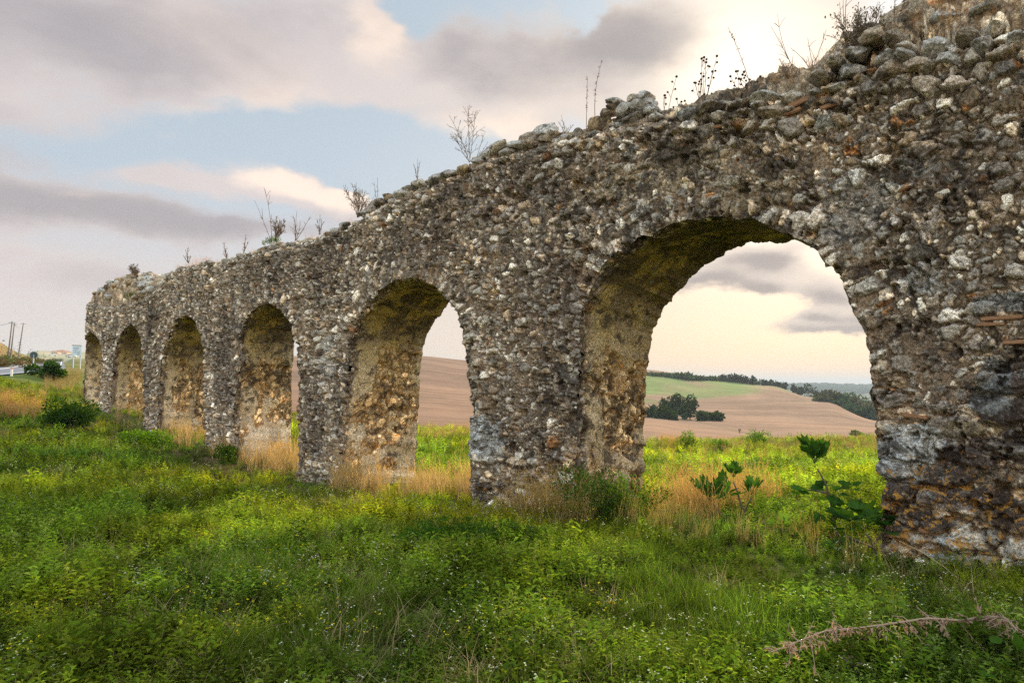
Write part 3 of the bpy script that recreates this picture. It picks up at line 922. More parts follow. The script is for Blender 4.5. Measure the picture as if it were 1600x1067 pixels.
# the piled stones standing on the wall
PILE = [(975, 168, 40, 26), (992, 150, 24, 14), (1004, 160, 44, 30), (1010, 146, 20, 16), (950, 172, 20, 16), (958, 162, 24, 12), (940, 188, 40, 24), (985, 182, 50, 20),
        (1020, 170, 24, 18), (1030, 182, 40, 18), (962, 154, 20, 10), (855, 200, 46, 22), (865, 210, 50, 22), (830, 212, 34, 16), (888, 214, 30, 18), (905, 206, 26, 16),
        (815, 222, 40, 18), (780, 228, 40, 14), (795, 236, 36, 18), (765, 238, 26, 14), (750, 250, 34, 20), (772, 252, 20, 14), (725, 262, 36, 16), (700, 268, 28, 14),
        (684, 278, 30, 18), (660, 284, 26, 14), (640, 290, 26, 14), (625, 300, 30, 14), (608, 303, 18, 10), (590, 314, 30, 12), (525, 342, 28, 8), (430, 368, 24, 16), (412, 374, 22, 16),
        (400, 386, 22, 12), (445, 376, 18, 8), (385, 388, 12, 7), (475, 372, 14, 8), (497, 366, 16, 7), (550, 342, 16, 8), (570, 330, 20, 12), (290, 406, 26, 12),
        (275, 414, 16, 9), (310, 408, 16, 8), (345, 405, 14, 7), (330, 410, 16, 7), (365, 402, 14, 7)]
for i, (x, y, wpx, hpx) in enumerate(PILE):
    inset = .18 if i < 16 else .12
    y = y + (5 if x > 560 else 7)
    if 570 > x: continue
    s_, z_ = wall_pt(x, y, inset)
    sl, _ = wall_pt(x - wpx / 2, y, inset); sr, _ = wall_pt(x + wpx / 2, y, inset)
    d = px_dir(x, y); tdep = (D0 + inset) / float(d @ ND)
    hz = hpx / FPX * tdep * float(d @ _F)
    place_rock('crest_stone', s_, inset, z_, (min(abs(sl - sr) / 2 * 1.0, .30), .15, hz / 2 * 1.2), 200 + i, (SC_ + [(.42, .30, .17), (.38, .33, .28)])[i % 8],
               rot=random.uniform(-.3, .3), tilt=random.uniform(-.2, .15), orange=.35, sub=3)
for i in range(50):
    s_ = 3.2 + (S_END - 12.0 - 3.2) * (i + random.random()) / 50; q_ = random.uniform(.02, .22)
    r_ = random.uniform(.05, .11) * (1 + .02 * s_)
    place_rock('crest_stone', s_, q_, float(top_z(s_)) + r_ * .1, (r_ * random.uniform(1.1, 1.9), r_, r_ * .75), 700 + i, SC_[i % 6], rot=random.uniform(-1, 1), tilt=random.uniform(-.3, .3), orange=.3, sub=3)
for i in range(26):
    s_ = random.uniform(-.6, 2.4); q_ = random.uniform(.2, .7)
    z_ = float(top_z(s_)) + float(np.interp(s_, ts, hump)) * math.sin(math.pi * q_) ** .8
    r_ = random.uniform(.10, .22)
    place_rock('rubble_stone', s_, q_ * THICK, z_, (r_ * 1.4, r_, r_ * .7), 800 + i, SC_[i % 6], rot=random.uniform(-1, 1), tilt=random.uniform(-.3, .3), orange=.3, sub=3)
# tumbled rubble on the broken far bays
for i in range(70):
    s_ = random.uniform(S_END - 10.5, S_END - .4); q_ = random.uniform(.03, .6)
    hm = float(np.interp(s_, ts[::-1] if ts[0] > ts[-1] else ts, hump[::-1] if ts[0] > ts[-1] else hump))
    z_ = float(top_z(s_)) + hm * math.sin(math.pi * q_) ** .8
    r_ = random.uniform(.09, .22)
    place_rock('rubble_stone', s_, q_ * THICK, z_, (r_ * 1.4, r_, r_ * .8), 300 + i, (SC_ + [(.42, .30, .17)])[i % 7], rot=random.uniform(-1, 1), orange=.4, sub=2)
# flat orange bricks set between the blocks
for i, (x, y, wpx, hpx, tl_) in enumerate([(1262, 156, 60, 8, .10), (1238, 176, 30, 6, .1), (1297, 166, 30, 6, .12), (1128, 198, 22, 5, -.1), (1413, 294, 22, 7, .35), (1565, 497, 66, 5, .03), (1548, 507, 44, 4, .0), (1585, 535, 36, 5, .02), (1430, 650, 40, 5, -.1), (1560, 655, 60, 5, -.03), (1453, 829, 34, 7, -.05)]):
    s_, z_ = wall_pt(x, y, 0)
    sl, _ = wall_pt(x - wpx / 2, y, 0); sr, _ = wall_pt(x + wpx / 2, y, 0)
    d = px_dir(x, y); tdep = D0 / float(d @ ND); hz = hpx / FPX * tdep
    L_, H_ = abs(sl - sr) / 2, hz / 2
    bx = np.array([[sx, sy, sz] for sx in (-1, 1) for sy in (-1, 1) for sz in (-1, 1)], float)
    bm = bmesh.new(); bmesh.ops.create_cube(bm, size=2)
    bmesh.ops.scale(bm, vec=(L_, .07, H_), verts=bm.verts)
    bmesh.ops.bevel(bm, geom=bm.edges[:], offset=min(H_ * .4, .01), segments=2, affect='EDGES')
    bmesh.ops.subdivide_edges(bm, edges=[e for e in bm.edges if e.calc_length() > L_ * .8], cuts=4)
    for v in bm.verts:
        v.co += Vector((random.uniform(-1, 1), random.uniform(-1, 1), random.uniform(-1, 1))) * H_ * .12
    me = bpy.data.meshes.new('brick'); bmesh.ops.rotate(bm, cent=(0, 0, 0), matrix=Matrix.Rotation(tl_, 3, 'Y'), verts=bm.verts)
    bm.to_mesh(me); bm.free(); me.materials.append(M_BRICK)
    o = bpy.data.objects.new('brick', me); COL.objects.link(o)
    o.parent = aq
    p = W(s_, .035, z_).ravel(); L = aq.location
    o.location = (p[0] - L[0], p[1] - L[1], p[2] - L[2]); o.rotation_euler = (0, 0, TH + math.pi / 2)

# ------------------------------------------------------------------ terrain: one sheet to the horizon
HOR = lambda x: 587.0 + .0115 * x


def prof(x, pts):
    """points (depth m, photo y) -> (distance, height)"""
    a = math.atan2(x - 800, FPX)
    return [(d / math.cos(a), 1.6 - d * (y - HOR(x)) / FPX) for d, y in pts]


KN = [(-900, [(12, .3, 'z'), (25, 1.2, 'z'), (40, 2.4, 'z'), (60, 3.2, 'z'), (90, 7, 'z'), (200, 10, 'z'), (600, 8, 'z'), (2500, 25, 'z'), (9000, 5, 'z')]),
      (0, [(22, 628), (32, 595), (36, 584), (43, 575), (47, 568), (58, 519), (110, 532), (300, 560), (900, 575), (2500, 570), (9000, 587)]),
      (30, [(22, 630), (34, 597), (48, 583), (62, 573), (69, 567.5), (84, 527), (130, 545), (300, 562), (900, 560), (2500, 566), (9000, 587)]),
      (60, [(24, 632), (36, 600), (55, 586), (80, 576), (98, 569), (122, 540), (200, 552), (300, 560), (700, 549), (2500, 560), (9000, 587)]),
      (92, [(25, 633), (38, 602), (60, 585), (90, 574), (150, 566), (300, 561), (420, 558), (800, 549), (2500, 560), (9000, 588)]),
      (125, [(26, 634), (40, 604), (60, 582), (90, 573), (150, 566), (300, 561), (420, 559), (800, 550), (2500, 560), (9000, 588)]),
      (430, [(30, 660), (40, 648), (80, 620), (150, 600), (300, 556), (420, 560), (2500, 585), (9000, 591)]),
      (655, [(30, 676), (38, 668), (80, 640), (150, 600), (300, 556), (420, 560), (2500, 590), (9000, 594)]),
      (735, [(30, 678), (38, 670), (80, 645), (150, 606), (300, 563), (420, 566), (2500, 590), (9000, 595)]),
      (1010, [(30, 695), (38, 691), (80, 668), (150, 655), (200, 648), (300, 612), (420, 577), (520, 582), (2500, 598), (9000, 598)]),
      (1100, [(30, 694), (38, 690), (80, 680), (150, 664), (200, 652), (300, 622), (420, 587), (520, 596), (2500, 598), (9000, 599)]),
      (1200, [(30, 692), (38, 688), (80, 686), (150, 674), (200, 655), (300, 622), (380, 602), (480, 614), (1200, 625), (2500, 601), (9000, 600)]),
      (1290, [(30, 690), (38, 687), (80, 684), (150, 672), (200, 660), (300, 624), (330, 622), (450, 640), (1200, 640), (2500, 602), (9000, 601)]),
      (1370, [(30, 688), (38, 685), (80, 680), (150, 672), (220, 662), (260, 656), (330, 668), (450, 672), (1200, 645), (2500, 604), (9000, 602)]),
      (1800, [(30, 690), (38, 688), (80, 684), (150, 676), (220, 668), (260, 670), (330, 690), (450, 690), (1200, 655), (2500, 606), (9000, 605)]),
      (3200, [(12, 0, 'z'), (40, -.8, 'z'), (200, -6, 'z'), (600, -15, 'z'), (2500, -10, 'z'), (9000, 0, 'z')])]
LR = np.log(np.geomspace(8, 9000, 160))
KA, KZ = [], []
for x, pts in KN:
    a = math.atan2(x - 800, FPX)
    if len(pts[0]) == 3: dz = [(d, z) for d, z, _ in pts]
    else: dz = prof(x, pts)
    dz = np.array(dz)
    KA.append(a); KZ.append(np.interp(LR, np.log(dz[:, 0]), dz[:, 1]))
KA = np.array([-math.pi] + KA + [math.pi]); KZ = np.array([KZ[0] * 0] + KZ + [KZ[0] * 0])


RPX = [(-500, 27, 620), (-200, 33, 592), (0, 42, 577), (32, 62, 572), (58, 102, 568.5), (72, 160, 566), (82, 260, 563.5)]
RW = np.array([px_dir(a, c) / px_dir(a, c)[1] * b + EYE for a, b, c in RPX])
_rt = np.linspace(0, len(RW) - 1, 400)
RWD = np.stack([np.interp(_rt, np.arange(len(RW)), RW[:, i]) for i in range(3)], 1)
for _ in range(60): RWD[1:-1] = .25 * RWD[:-2] + .5 * RWD[1:-1] + .25 * RWD[2:]


def road_near(x, y):
    m = np.where((x < -20) & (y > 15) & (y < 300) & (x > -260))[0]
    d = np.full(x.shape, 1e3); z = np.zeros(x.shape)
    for a in range(0, len(m), 40000):
        ii = m[a:a + 40000]
        q = (x[ii, None] - RWD[None, :, 0]) ** 2 + (y[ii, None] - RWD[None, :, 1]) ** 2
        k = q.argmin(1); d[ii] = np.sqrt(q[np.arange(len(ii)), k]); z[ii] = RWD[k, 2]
    return d, z


def terrain_z(x, y):
    x = np.asarray(x, float); y = np.asarray(y, float)
    sh = np.broadcast(x, y).shape
    xf = np.atleast_1d(x).ravel().astype(float); yf = np.atleast_1d(y).ravel().astype(float)
    z = terrain_raw(xf, yf)
    d, rz = road_near(xf, yf)
    w_ = sstep(d, 6.2, 3.8)
    z = z * (1 - w_) + (rz - .06) * w_
    return z.reshape(sh)


def terrain_raw(x, y):
    x = np.asarray(x, float); y = np.asarray(y, float)
    r = np.hypot(x, y) + 1e-6; a = np.arctan2(x, y)
    ai = np.clip(np.searchsorted(KA, a) - 1, 0, len(KA) - 2)
    fa = (a - KA[ai]) / (KA[ai + 1] - KA[ai]); fa = fa * fa * (3 - 2 * fa)
    lr = np.clip((np.log(np.maximum(r, 8)) - LR[0]) / (LR[1] - LR[0]), 0, len(LR) - 1.001)
    li = lr.astype(int); fl = lr - li
    g = lambda A, L: KZ[A, L]
    zf = (g(ai, li) * (1 - fl) + g(ai, li + 1) * fl) * (1 - fa) + (g(ai + 1, li) * (1 - fl) + g(ai + 1, li + 1) * fl) * fa
    # near ground follows the foot of the wall
    s_ = x * SD[0] + y * SD[1]; n_ = x * ND[0] + y * ND[1] - D0
    gw = ground_profile(s_)
    k = sstep(n_, -6.0, -.6)
    near = gw * k * sstep(r, 1.0, 4.5)
    near = near + (-.25 * sstep(n_, 2, 14)) * sstep(s_, 14, 8)
    near = near + .10 * (fbm(x * .35, y * .35, 201, 3) - .5) + .05 * (fbm(x * 1.6, y * 1.6, 203, 3) - .5) * sstep(r, 60, 20)
    b = sstep(r, 14, 27)
    b = np.where((n_ < 0), sstep(r, 20, 32), b)
    rough = (fbm(x * .02, y * .02, 205, 4) - .5) * sstep(r, 60, 400) * 1.6
    return near * (1 - b) + (zf + rough * .6) * b


rr = np.concatenate([np.linspace(.0, 12, 100), np.geomspace(12.15, 9000, 420)])
aa = np.concatenate([np.linspace(-math.pi, R(-48), 60, endpoint=False), np.linspace(R(-48), R(48), 620), np.linspace(R(48), math.pi, 61)[1:]])
RR, AA = np.meshgrid(rr, aa, indexing='ij')
tx, ty = (RR * np.sin(AA)).ravel(), (RR * np.cos(AA)).ravel()
tzz = terrain_z(tx, ty)
r_ = RR.ravel(); a_ = AA.ravel()
xp = 800 + np.tan(np.clip(a_, -1.3, 1.3)) * FPX
dep = r_ * np.cos(a_)
yp = HOR(xp) - (tzz - 1.6) / np.maximum(dep, .1) * FPX
soil = np.array([.115, .075, .035]); meadow = np.array([.085, .10, .022]); straw = np.array([.36, .25, .12])
plough = np.array([.25, .15, .10]); grn = np.array([.14, .20, .055]); wood = np.array([.05, .075, .045]); dryg = np.array([.26, .20, .10])
arc_ = np.hypot(tx - 60, ty - 330 ) + 14 * fbm(tx * .02, ty * .02, 223, 3)
band_ = np.sin(arc_ / 4.2) * .6 + np.sin(arc_ / 1.9 + 1.3) * .4
n1 = fbm(tx * .6, ty * .6, 211, 4); n2 = fbm(tx * .05, ty * .05, 213, 4); n3 = fbm(tx * .012, ty * .012, 215, 4)
C = soil + (meadow - soil) * sstep(n1, .35, .55)[:, None]
far = sstep(r_, 24, 30)[:, None]
C = C * (1 - far) + (meadow * 1.3 * (1 - .5 * sstep(n2, .4, .6)[:, None]) + dryg * .5 * sstep(n2, .4, .6)[:, None]) * far
right_side = (a_ > R(-22))
pf = (sstep(dep + 5 * (fbm(tx * .12, ty * .12, 217, 3) - .5), 33, 39) * right_side)
C = C * (1 - pf[:, None]) + plough * (.55 + .85 * n3[:, None]) * (1 + .16 * band_ * sstep(dep, 120, 200) * sstep(r_, 900, 600))[:, None] * pf[:, None]
rose_ = (sstep(n3, .45, .6) * pf)[:, None]
C = C * (1 - .4 * rose_) + np.array([.33, .18, .10]) * .4 * rose_
# the green strip high on the slope, its foot line running down to the left
gl = (xp - 1010) / 180.0
gm = sstep(dep, 215, 240) * sstep(yp, 583 + 14 * gl, 589 + 14 * gl) * sstep(yp, 634 - 16 * gl, 626 - 16 * gl) * sstep(xp, 1215, 1150) * sstep(xp, 900, 960)
gm = gm * sstep(fbm(tx * .03, ty * .008, 219, 3), .30, .48)
C = C * (1 - gm[:, None] * .9) + grn * gm[:, None] * .9
g2 = sstep(np.abs(yp - (610 + (xp - 1280) * .42)), 9, 3) * sstep(xp, 1250, 1290) * sstep(xp, 1365, 1340) * (dep > 200)
C = C * (1 - .6 * g2[:, None]) + grn * 1.1 * .6 * g2[:, None]
g3 = sstep(np.abs(yp - 593 - (xp - 1170) * .27), 4, 1) * sstep(xp, 1120, 1160) * sstep(xp, 1290, 1270) * (dep > 200)
C = C * (1 - .5 * g3[:, None]) + grn * .5 * g3[:, None]
# dark earth edge between the near field and the slope behind it
ed = sstep(np.abs(yp - (650 + (xp - 1055) * .235)), 2.2, .8) * sstep(xp, 1040, 1060) * sstep(xp, 1215, 1180) * (dep > 60) * (dep < 260)
C = C * (1 - .6 * ed[:, None]) + np.array([.16, .11, .06]) * .6 * ed[:, None]
ed = sstep(np.abs(yp - 626), 1.2, .4) * sstep(xp, 1228, 1240) * sstep(xp, 1290, 1278) * (dep > 200)
C = C * (1 - .7 * ed[:, None]) + np.array([.13, .11, .06]) * .7 * ed[:, None]
fw = sstep(r_, 1300, 1700)[:, None] * (a_ > R(-20))[:, None]
C = C * (1 - fw) + wood * (.8 + .8 * fbm(tx * .01, ty * .01, 221, 4)[:, None]) * fw
# left bank over the road
bk = (sstep(xp, 105, 75) * sstep(dep / np.interp(xp, [-60, 0, 30, 60, 92], [42, 46, 67, 96, 150]), .98, 1.05) * sstep(r_, 360, 240) * (a_ < 0))[:, None]
C = C * (1 - bk) + (np.array([.30, .19, .09]) * sstep(n1, .45, .6)[:, None] + np.array([.16, .16, .06]) * (1 - sstep(n1, .45, .6)[:, None])) * bk
fl_ = (sstep(xp, 250, 180) * sstep(r_, 200, 300))[:, None]
C = C * (1 - fl_) + (np.array([.34, .30, .20]) * (1 - sstep(n3, .45, .55)[:, None]) + np.array([.22, .25, .13]) * sstep(n3, .45, .55)[:, None]) * fl_
# footpath on the left, trodden earth
path_d = np.abs((ty - 16) * 1.0 + (tx + 16) * .55 + 1.4 * np.sin(tx * .25))
pm = (sstep(path_d, .75, .3) * sstep(tx, -11.5, -14) * sstep(r_, 34, 30))[:, None]
C = C * (1 - pm) + np.array([.40, .30, .20]) * pm
Gi = np.arange(len(tx)).reshape(RR.shape)
f = np.stack([Gi[:-1, :-1], Gi[1:, :-1], Gi[1:, 1:], Gi[:-1, 1:]], -1).reshape(-1, 4)
f = f[:, ::-1]
terr = make_mesh('ground', np.c_[tx, ty, tzz], f, M_TERR, np.c_[C, pf])
terr['kind'] = 'structure'


def ground_hit(px, py, far=9000):
    """the point of the ground seen at a photo position"""
    d = px_dir(px, py)
    t = np.geomspace(2.0, far, 6000)
    p = EYE + d[None] * t[:, None]
    g = terrain_z(p[:, 0], p[:, 1])
    below = np.where(p[:, 2] < g)[0]
    if len(below) == 0: return None
    q = p[below[0]].copy(); q[2] = float(terrain_z(q[0], q[1]))
    return q


def at_depth(px, depth):
    d = px_dir(px, HOR(px)); t = depth / d[1]
    x, y = d[0] * t, d[1] * t
    return np.array([x, y, float(terrain_z(x, y))])


# ------------------------------------------------------------------ plants: templates of quads
def leafquad(p, d, up, L, Wd, fold=.25):
    d = d / np.linalg.norm(d)
    sidev = np.cross(d, up); nv = np.linalg.norm(sidev)
    if nv < 1e-5: sidev = np.array([1.0, 0, 0])
    else: sidev = sidev / nv
    mid = p + d * L * .5
    u2 = np.cross(sidev, d)
    return [p, mid + sidev * Wd / 2 + u2 * fold * Wd, p + d * L - u2 * L * .12, mid - sidev * Wd / 2 + u2 * fold * Wd]


def t_weed(seed, H=.22, stems=4, leaves=9, ll=.03, lw=.014, c0=(.10, .17, .02), c1=(.17, .24, .035), flower=None, fsize=.008, spread=.5, stemcol=(.12, .15, .04)):
    r = np.random.default_rng(seed)
    V, F, C = [], [], []
    def add(q, c):
        b = len(V); V.extend(q); F.append([b, b + 1, b + 2, b + 3]); C.extend([c] * 4)
    for s_ in range(stems):
        a = r.uniform(0, 2 * math.pi); lean = r.uniform(.05, spread); h = H * r.uniform(.55, 1.1)
        base = np.array([math.cos(a), math.sin(a), 0]) * r.uniform(0, .05)
        dirv = np.array([math.cos(a) * lean, math.sin(a) * lean, 1.0]); dirv /= np.linalg.norm(dirv)
        tipp = base + dirv * h
        sd_ = np.array([-math.sin(a), math.cos(a), 0]) * .0016
        add([base - sd_, base + sd_, tipp + sd_ * .4, tipp - sd_ * .4], stemcol)
        for i in range(leaves):
            f = (i + .6) / leaves
            p = base + dirv * h * f
            la = r.uniform(0, 2 * math.pi)
            dv = np.array([math.cos(la), math.sin(la), r.uniform(.1, .9)])
            k = r.uniform(0, 1); c = tuple(np.array(c0) * (1 - k) + np.array(c1) * k)
            sc_ = r.uniform(.7, 1.25) * (1.15 - .5 * f)
            add(leafquad(p, dv, np.array([0, 0, 1.0]), ll * sc_, lw * sc_), c)
        if flower is not None:
            for j in range(2):
                p = tipp + r.normal(size=3) * .008
                for i in range(3):
                    la = r.uniform(0, 2 * math.pi)
                    add(leafquad(p, np.array([math.cos(la), math.sin(la), r.uniform(.2, 1)]), np.array([0, 0, 1.0]), fsize, fsize), flower)
    return np.array(V), np.array(F), np.array(C)


def t_grass(seed, H=.25, blades=14, wd=.004, c0=(.10, .17, .02), c1=(.17, .24, .03), bend=.5, spread=.06, head=None):
    r = np.random.default_rng(seed)
    V, F, C = [], [], []
    for b_ in range(blades):
        a = r.uniform(0, 2 * math.pi); b2 = r.uniform(0, 2 * math.pi)
        p = np.array([math.cos(b2), math.sin(b2), 0]) * r.uniform(0, spread)
        h = H * r.uniform(.45, 1.15); bd = bend * r.uniform(.3, 1.3)
        sd_ = np.array([-math.sin(a), math.cos(a), 0]) * wd / 2
        k = r.uniform(0, 1); c = np.array(c0) * (1 - k) + np.array(c1) * k
        prev = None
        for i in range(4):
            f = i / 3
            q = p + np.array([math.cos(a) * bd * f * f * h, math.sin(a) * bd * f * f * h, h * (f - .25 * bd * f * f)])
            wdt = (1 - .85 * f)
            V.extend([q - sd_ * wdt, q + sd_ * wdt]); C.extend([c * (.85 + .3 * f)] * 2)
            if prev is not None: F.append([prev, prev + 1, prev + 3, prev + 2])
            prev = len(V) - 2
        if head is not None and r.uniform() < .5:
            for j in range(5):
                qq_ = q - np.array([0, 0, 1]) * .02 * j
                la = r.uniform(0, 2 * math.pi)
                n0 = len(V)
                V.extend(leafquad(qq_, np.array([math.cos(la) * .5, math.sin(la) * .5, 1]), np.array([1.0, 0, 0]), .028, .007)); C.extend([np.array(head)] * 4)
                F.append([n0, n0 + 1, n0 + 2, n0 + 3])
    return np.array(V), np.array(F), np.array(C)


class Batch:
    def __init__(s): s.V, s.F, s.C, s.n = [], [], [], 0
    def add(s, tpl, pos, scale, rot, tint, lean=None):
        V, F, C = tpl
        N = len(pos)
        if N == 0: return
        ca, sa = np.cos(rot), np.sin(rot)
        sc_ = np.broadcast_to(scale, (N,)) if np.ndim(scale) < 2 else scale
        X = (V[None, :, 0] * ca[:, None] - V[None, :, 1] * sa[:, None]) * sc_[:, None]
        Y = (V[None, :, 0] * sa[:, None] + V[None, :, 1] * ca[:, None]) * sc_[:, None]
        Z = V[None, :, 2] * sc_[:, None]
        if lean is not None:
            X = X + Z * lean[:, 0:1]; Y = Y + Z * lean[:, 1:2]
        P = np.stack([X + pos[:, 0:1], Y + pos[:, 1:2], Z + pos[:, 2:3]], -1).reshape(-1, 3)
        s.V.append(P.astype(np.float32))
        s.F.append((F[None] + (np.arange(N) * len(V))[:, None, None] + s.n).reshape(-1, 4).astype(np.int32))
        s.C.append((C[None] * tint[:, None, :]).reshape(-1, 3).astype(np.float32))
        s.n += N * len(V)
    def build(s, name, mat, kind='stuff', smooth=False):
        o = make_mesh(name, np.concatenate(s.V), np.concatenate(s.F), mat, np.concatenate(s.C), smooth=smooth)
        if kind: o['kind'] = kind
        return o


def scatter(n, rmin, rmax, amin, amax, power=1.0, seed=1):
    """random ground positions; density falls with distance"""
    r = np.random.default_rng(seed)
    u = r.uniform(0, 1, n)
    rad = (rmin ** power + (rmax ** power - rmin ** power) * u) ** (1 / power)
    a = r.uniform(amin, amax, n)
    x, y = rad * np.sin(a), rad * np.cos(a)
    return x, y


def clear_of_wall(x, y, m=.03):
    s_ = x * SD[0] + y * SD[1]; n_ = x * ND[0] + y * ND[1] - D0
    inw = (n_ > -m - .02) & (n_ < THICK + m) & (s_ < S_END + .1)
    op = np.zeros(len(x), bool)
    for A in ARCHES:
        P = A['front']; B = A['back']
        lo = max(P[:, 0].min(), B[:, 0].min()) + m; hi = min(P[:, 0][:len(P) // 3].min(), B[:, 0][:len(B) // 3].min()) - m
        op |= (s_ > lo + .06) & (s_ < hi)
    return ~(inw & ~op), s_, n_


def ppx(x, y, z):
    p = np.stack([x, y, z - 1.6], -1)
    zc = p @ _F
    return 800 + FPX * (p @ _R) / zc, 533.5 - FPX * (p @ _U) / zc


rg = np.random.default_rng(11)
green = Batch(); dry = Batch(); flow = Batch()
W_ = [t_weed(i, H=.11 + .025 * i, stems=6, leaves=8, ll=.036, lw=.016, c0=(.08, .15, .014), c1=(.21, .28, .035)) for i in range(4)]
W_ += [t_weed(80 + i, H=.17, stems=4, leaves=9, ll=.055, lw=.026, c0=(.09, .17, .02), c1=(.22, .30, .04)) for i in range(2)]
W_ += [t_weed(10 + i, H=.10, stems=7, leaves=6, ll=.030, lw=.024, c0=(.08, .16, .02), c1=(.18, .27, .045), spread=1.0) for i in range(3)]
W_ += [t_weed(20 + i, H=.20, stems=3, leaves=12, ll=.030, lw=.010, c0=(.15, .21, .06), c1=(.26, .32, .11), stemcol=(.16, .18, .06)) for i in range(2)]
Gt = [t_grass(30 + i, H=.13 + .03 * i, blades=14, wd=.005, c0=(.08, .15, .014), c1=(.19, .27, .03), bend=.8) for i in range(4)]
FW = [t_weed(40 + i, H=.26, stems=3, leaves=4, ll=.024, lw=.008, c0=(.13, .19, .06), c1=(.20, .25, .09), flower=(.68, .66, .58), fsize=.009) for i in range(3)]
FY = [t_weed(50 + i, H=.24, stems=3, leaves=5, ll=.024, lw=.009, c0=(.13, .20, .03), c1=(.2, .26, .04), flower=(.75, .62, .03), fsize=.012) for i in range(3)]
DG = [t_grass(60 + i, H=.40 + .06 * i, blades=20, wd=.0055, c0=(.46, .35, .19), c1=(.70, .57, .37), bend=.45, spread=.09, head=(.58, .44, .24)) for i in range(4)]
DL = [t_grass(70 + i, H=.14, blades=12, wd=.004, c0=(.30, .20, .09), c1=(.50, .38, .20), bend=1.1, spread=.08) for i in range(3)]


def zone_fill(x, y, front=True):
    ok, s_, n_ = clear_of_wall(x, y)
    x, y, s_, n_ = x[ok], y[ok], s_[ok], n_[ok]
    z = terrain_z(x, y)
    return x, y, z, s_, n_


# --- cover everywhere
x, y = scatter(68000, 2.6, 42, R(-50), R(50), .95, 3)
x2, y2 = scatter(15000, 2.6, 9, R(-50), R(50), 1.3, 4)
x3, y3 = scatter(5000, 2.0, 14, R(50), R(66), 1.2, 14); x4, y4 = scatter(5000, 2.0, 16, R(-66), R(-50), 1.2, 15)
x = np.r_[x, x2, x3, x4]; y = np.r_[y, y2, y3, y4]
x, y, z, s_, n_ = zone_fill(x, y)
xx, yy = ppx(x, y, z)
dist_ = np.hypot(x, y)
patch = fbm(x * .9, y * .9, 301, 3); patch2 = fbm(x * .35 + 5, y * .35, 303, 3); bare = fbm(x * 1.1 + 9, y * 1.1, 305, 3)
keep = ~((bare > .9) & (n_ < 0))
# trodden path and road stay open
path_dd = np.abs((y - 16) + (x + 16) * .55 + 1.4 * np.sin(x * .25))
keep &= ~((path_dd < .6) & (x < -12.5))
keep &= ~((xx < 135) & (yy < 587)) & (y > 0)
keep &= ~((n_ > 0) & (y > 36) & (x > -10))
u = rg.uniform(0, 1, len(x))
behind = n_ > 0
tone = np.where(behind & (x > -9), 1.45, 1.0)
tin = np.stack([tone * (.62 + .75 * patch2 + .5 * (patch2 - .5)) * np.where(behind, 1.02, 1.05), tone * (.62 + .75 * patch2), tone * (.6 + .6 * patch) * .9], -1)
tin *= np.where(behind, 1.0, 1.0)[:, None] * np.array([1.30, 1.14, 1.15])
dk_ = sstep(fbm(x * 1.1 + 20, y * 1.1, 317, 3), .62, .48)
tin *= (rg.uniform(.5, 1.6, len(x)) * np.where(rg.uniform(0, 1, len(x)) < .2, .55, 1.08) * (.62 + .5 * dk_))[:, None]
yel = sstep(fbm(x * .6 + 3, y * .6, 307, 3), .5, .65)[:, None]
tin = tin * (1 + yel * np.array([.35, .12, -.2]))
scw = np.where((n_ > -1.6) & (n_ < 1.0), .68, 1.0)
clump = fbm(x * 1.8, y * 1.8, 309, 3)
scl = rg.uniform(.7, 1.3, len(x)) * (.25 + 1.75 * clump) * scw * np.interp(dist_, [3, 10, 30, 45], [.85, 1.0, 1.25, 1.4]) * np.where(behind & (x > -9), 1.0, 1.0)
rot = rg.uniform(0, 6.28, len(x))
ln = np.clip(rg.normal(0, .12, (len(x), 2)), -.4, .4)
kind_ = np.where(patch > .66, 1, 0)      # 1: grass patch
nearwall = (n_ < 0) & (n_ > -1.1)
kind_ = np.where(nearwall & (rg.uniform(0, 1, len(x)) < .45), 1, kind_)
sel_r = rg.uniform(0, 1, len(x))
dryz = behind & (dist_ > 28) & (rg.uniform(0, 1, len(x)) < .30)
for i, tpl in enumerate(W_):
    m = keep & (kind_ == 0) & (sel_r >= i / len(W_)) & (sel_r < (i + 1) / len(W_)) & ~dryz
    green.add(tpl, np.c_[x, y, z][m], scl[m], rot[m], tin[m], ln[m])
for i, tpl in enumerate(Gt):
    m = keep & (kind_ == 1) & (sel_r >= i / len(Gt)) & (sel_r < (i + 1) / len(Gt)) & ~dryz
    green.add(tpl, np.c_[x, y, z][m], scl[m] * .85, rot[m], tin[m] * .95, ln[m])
m = keep & dryz
dry.add(DL[0], np.c_[x, y, z][m], scl[m] * 1.6, rot[m], np.ones((m.sum(), 3)) * rg.uniform(.6, 1.1, m.sum())[:, None] * np.array([1, .9, .7]), ln[m])
# --- low dry litter between the weeds
x, y = scatter(9000, 2.8, 34, R(-55), R(55), .95, 5)
x, y, z, s_, n_ = zone_fill(x, y)
m = (fbm(x * .8, y * .8, 311, 3) > .52) & (y > 0)
x, y, z = x[m], y[m], z[m]; N = len(x)
for i in range(3):
    k = np.arange(N) % 3 == i
    dry.add(DL[i], np.c_[x, y, z][k], rg.uniform(.7, 1.9, k.sum()), rg.uniform(0, 6.28, k.sum()), np.ones((k.sum(), 3)) * rg.uniform(.5, 1.05, k.sum())[:, None])
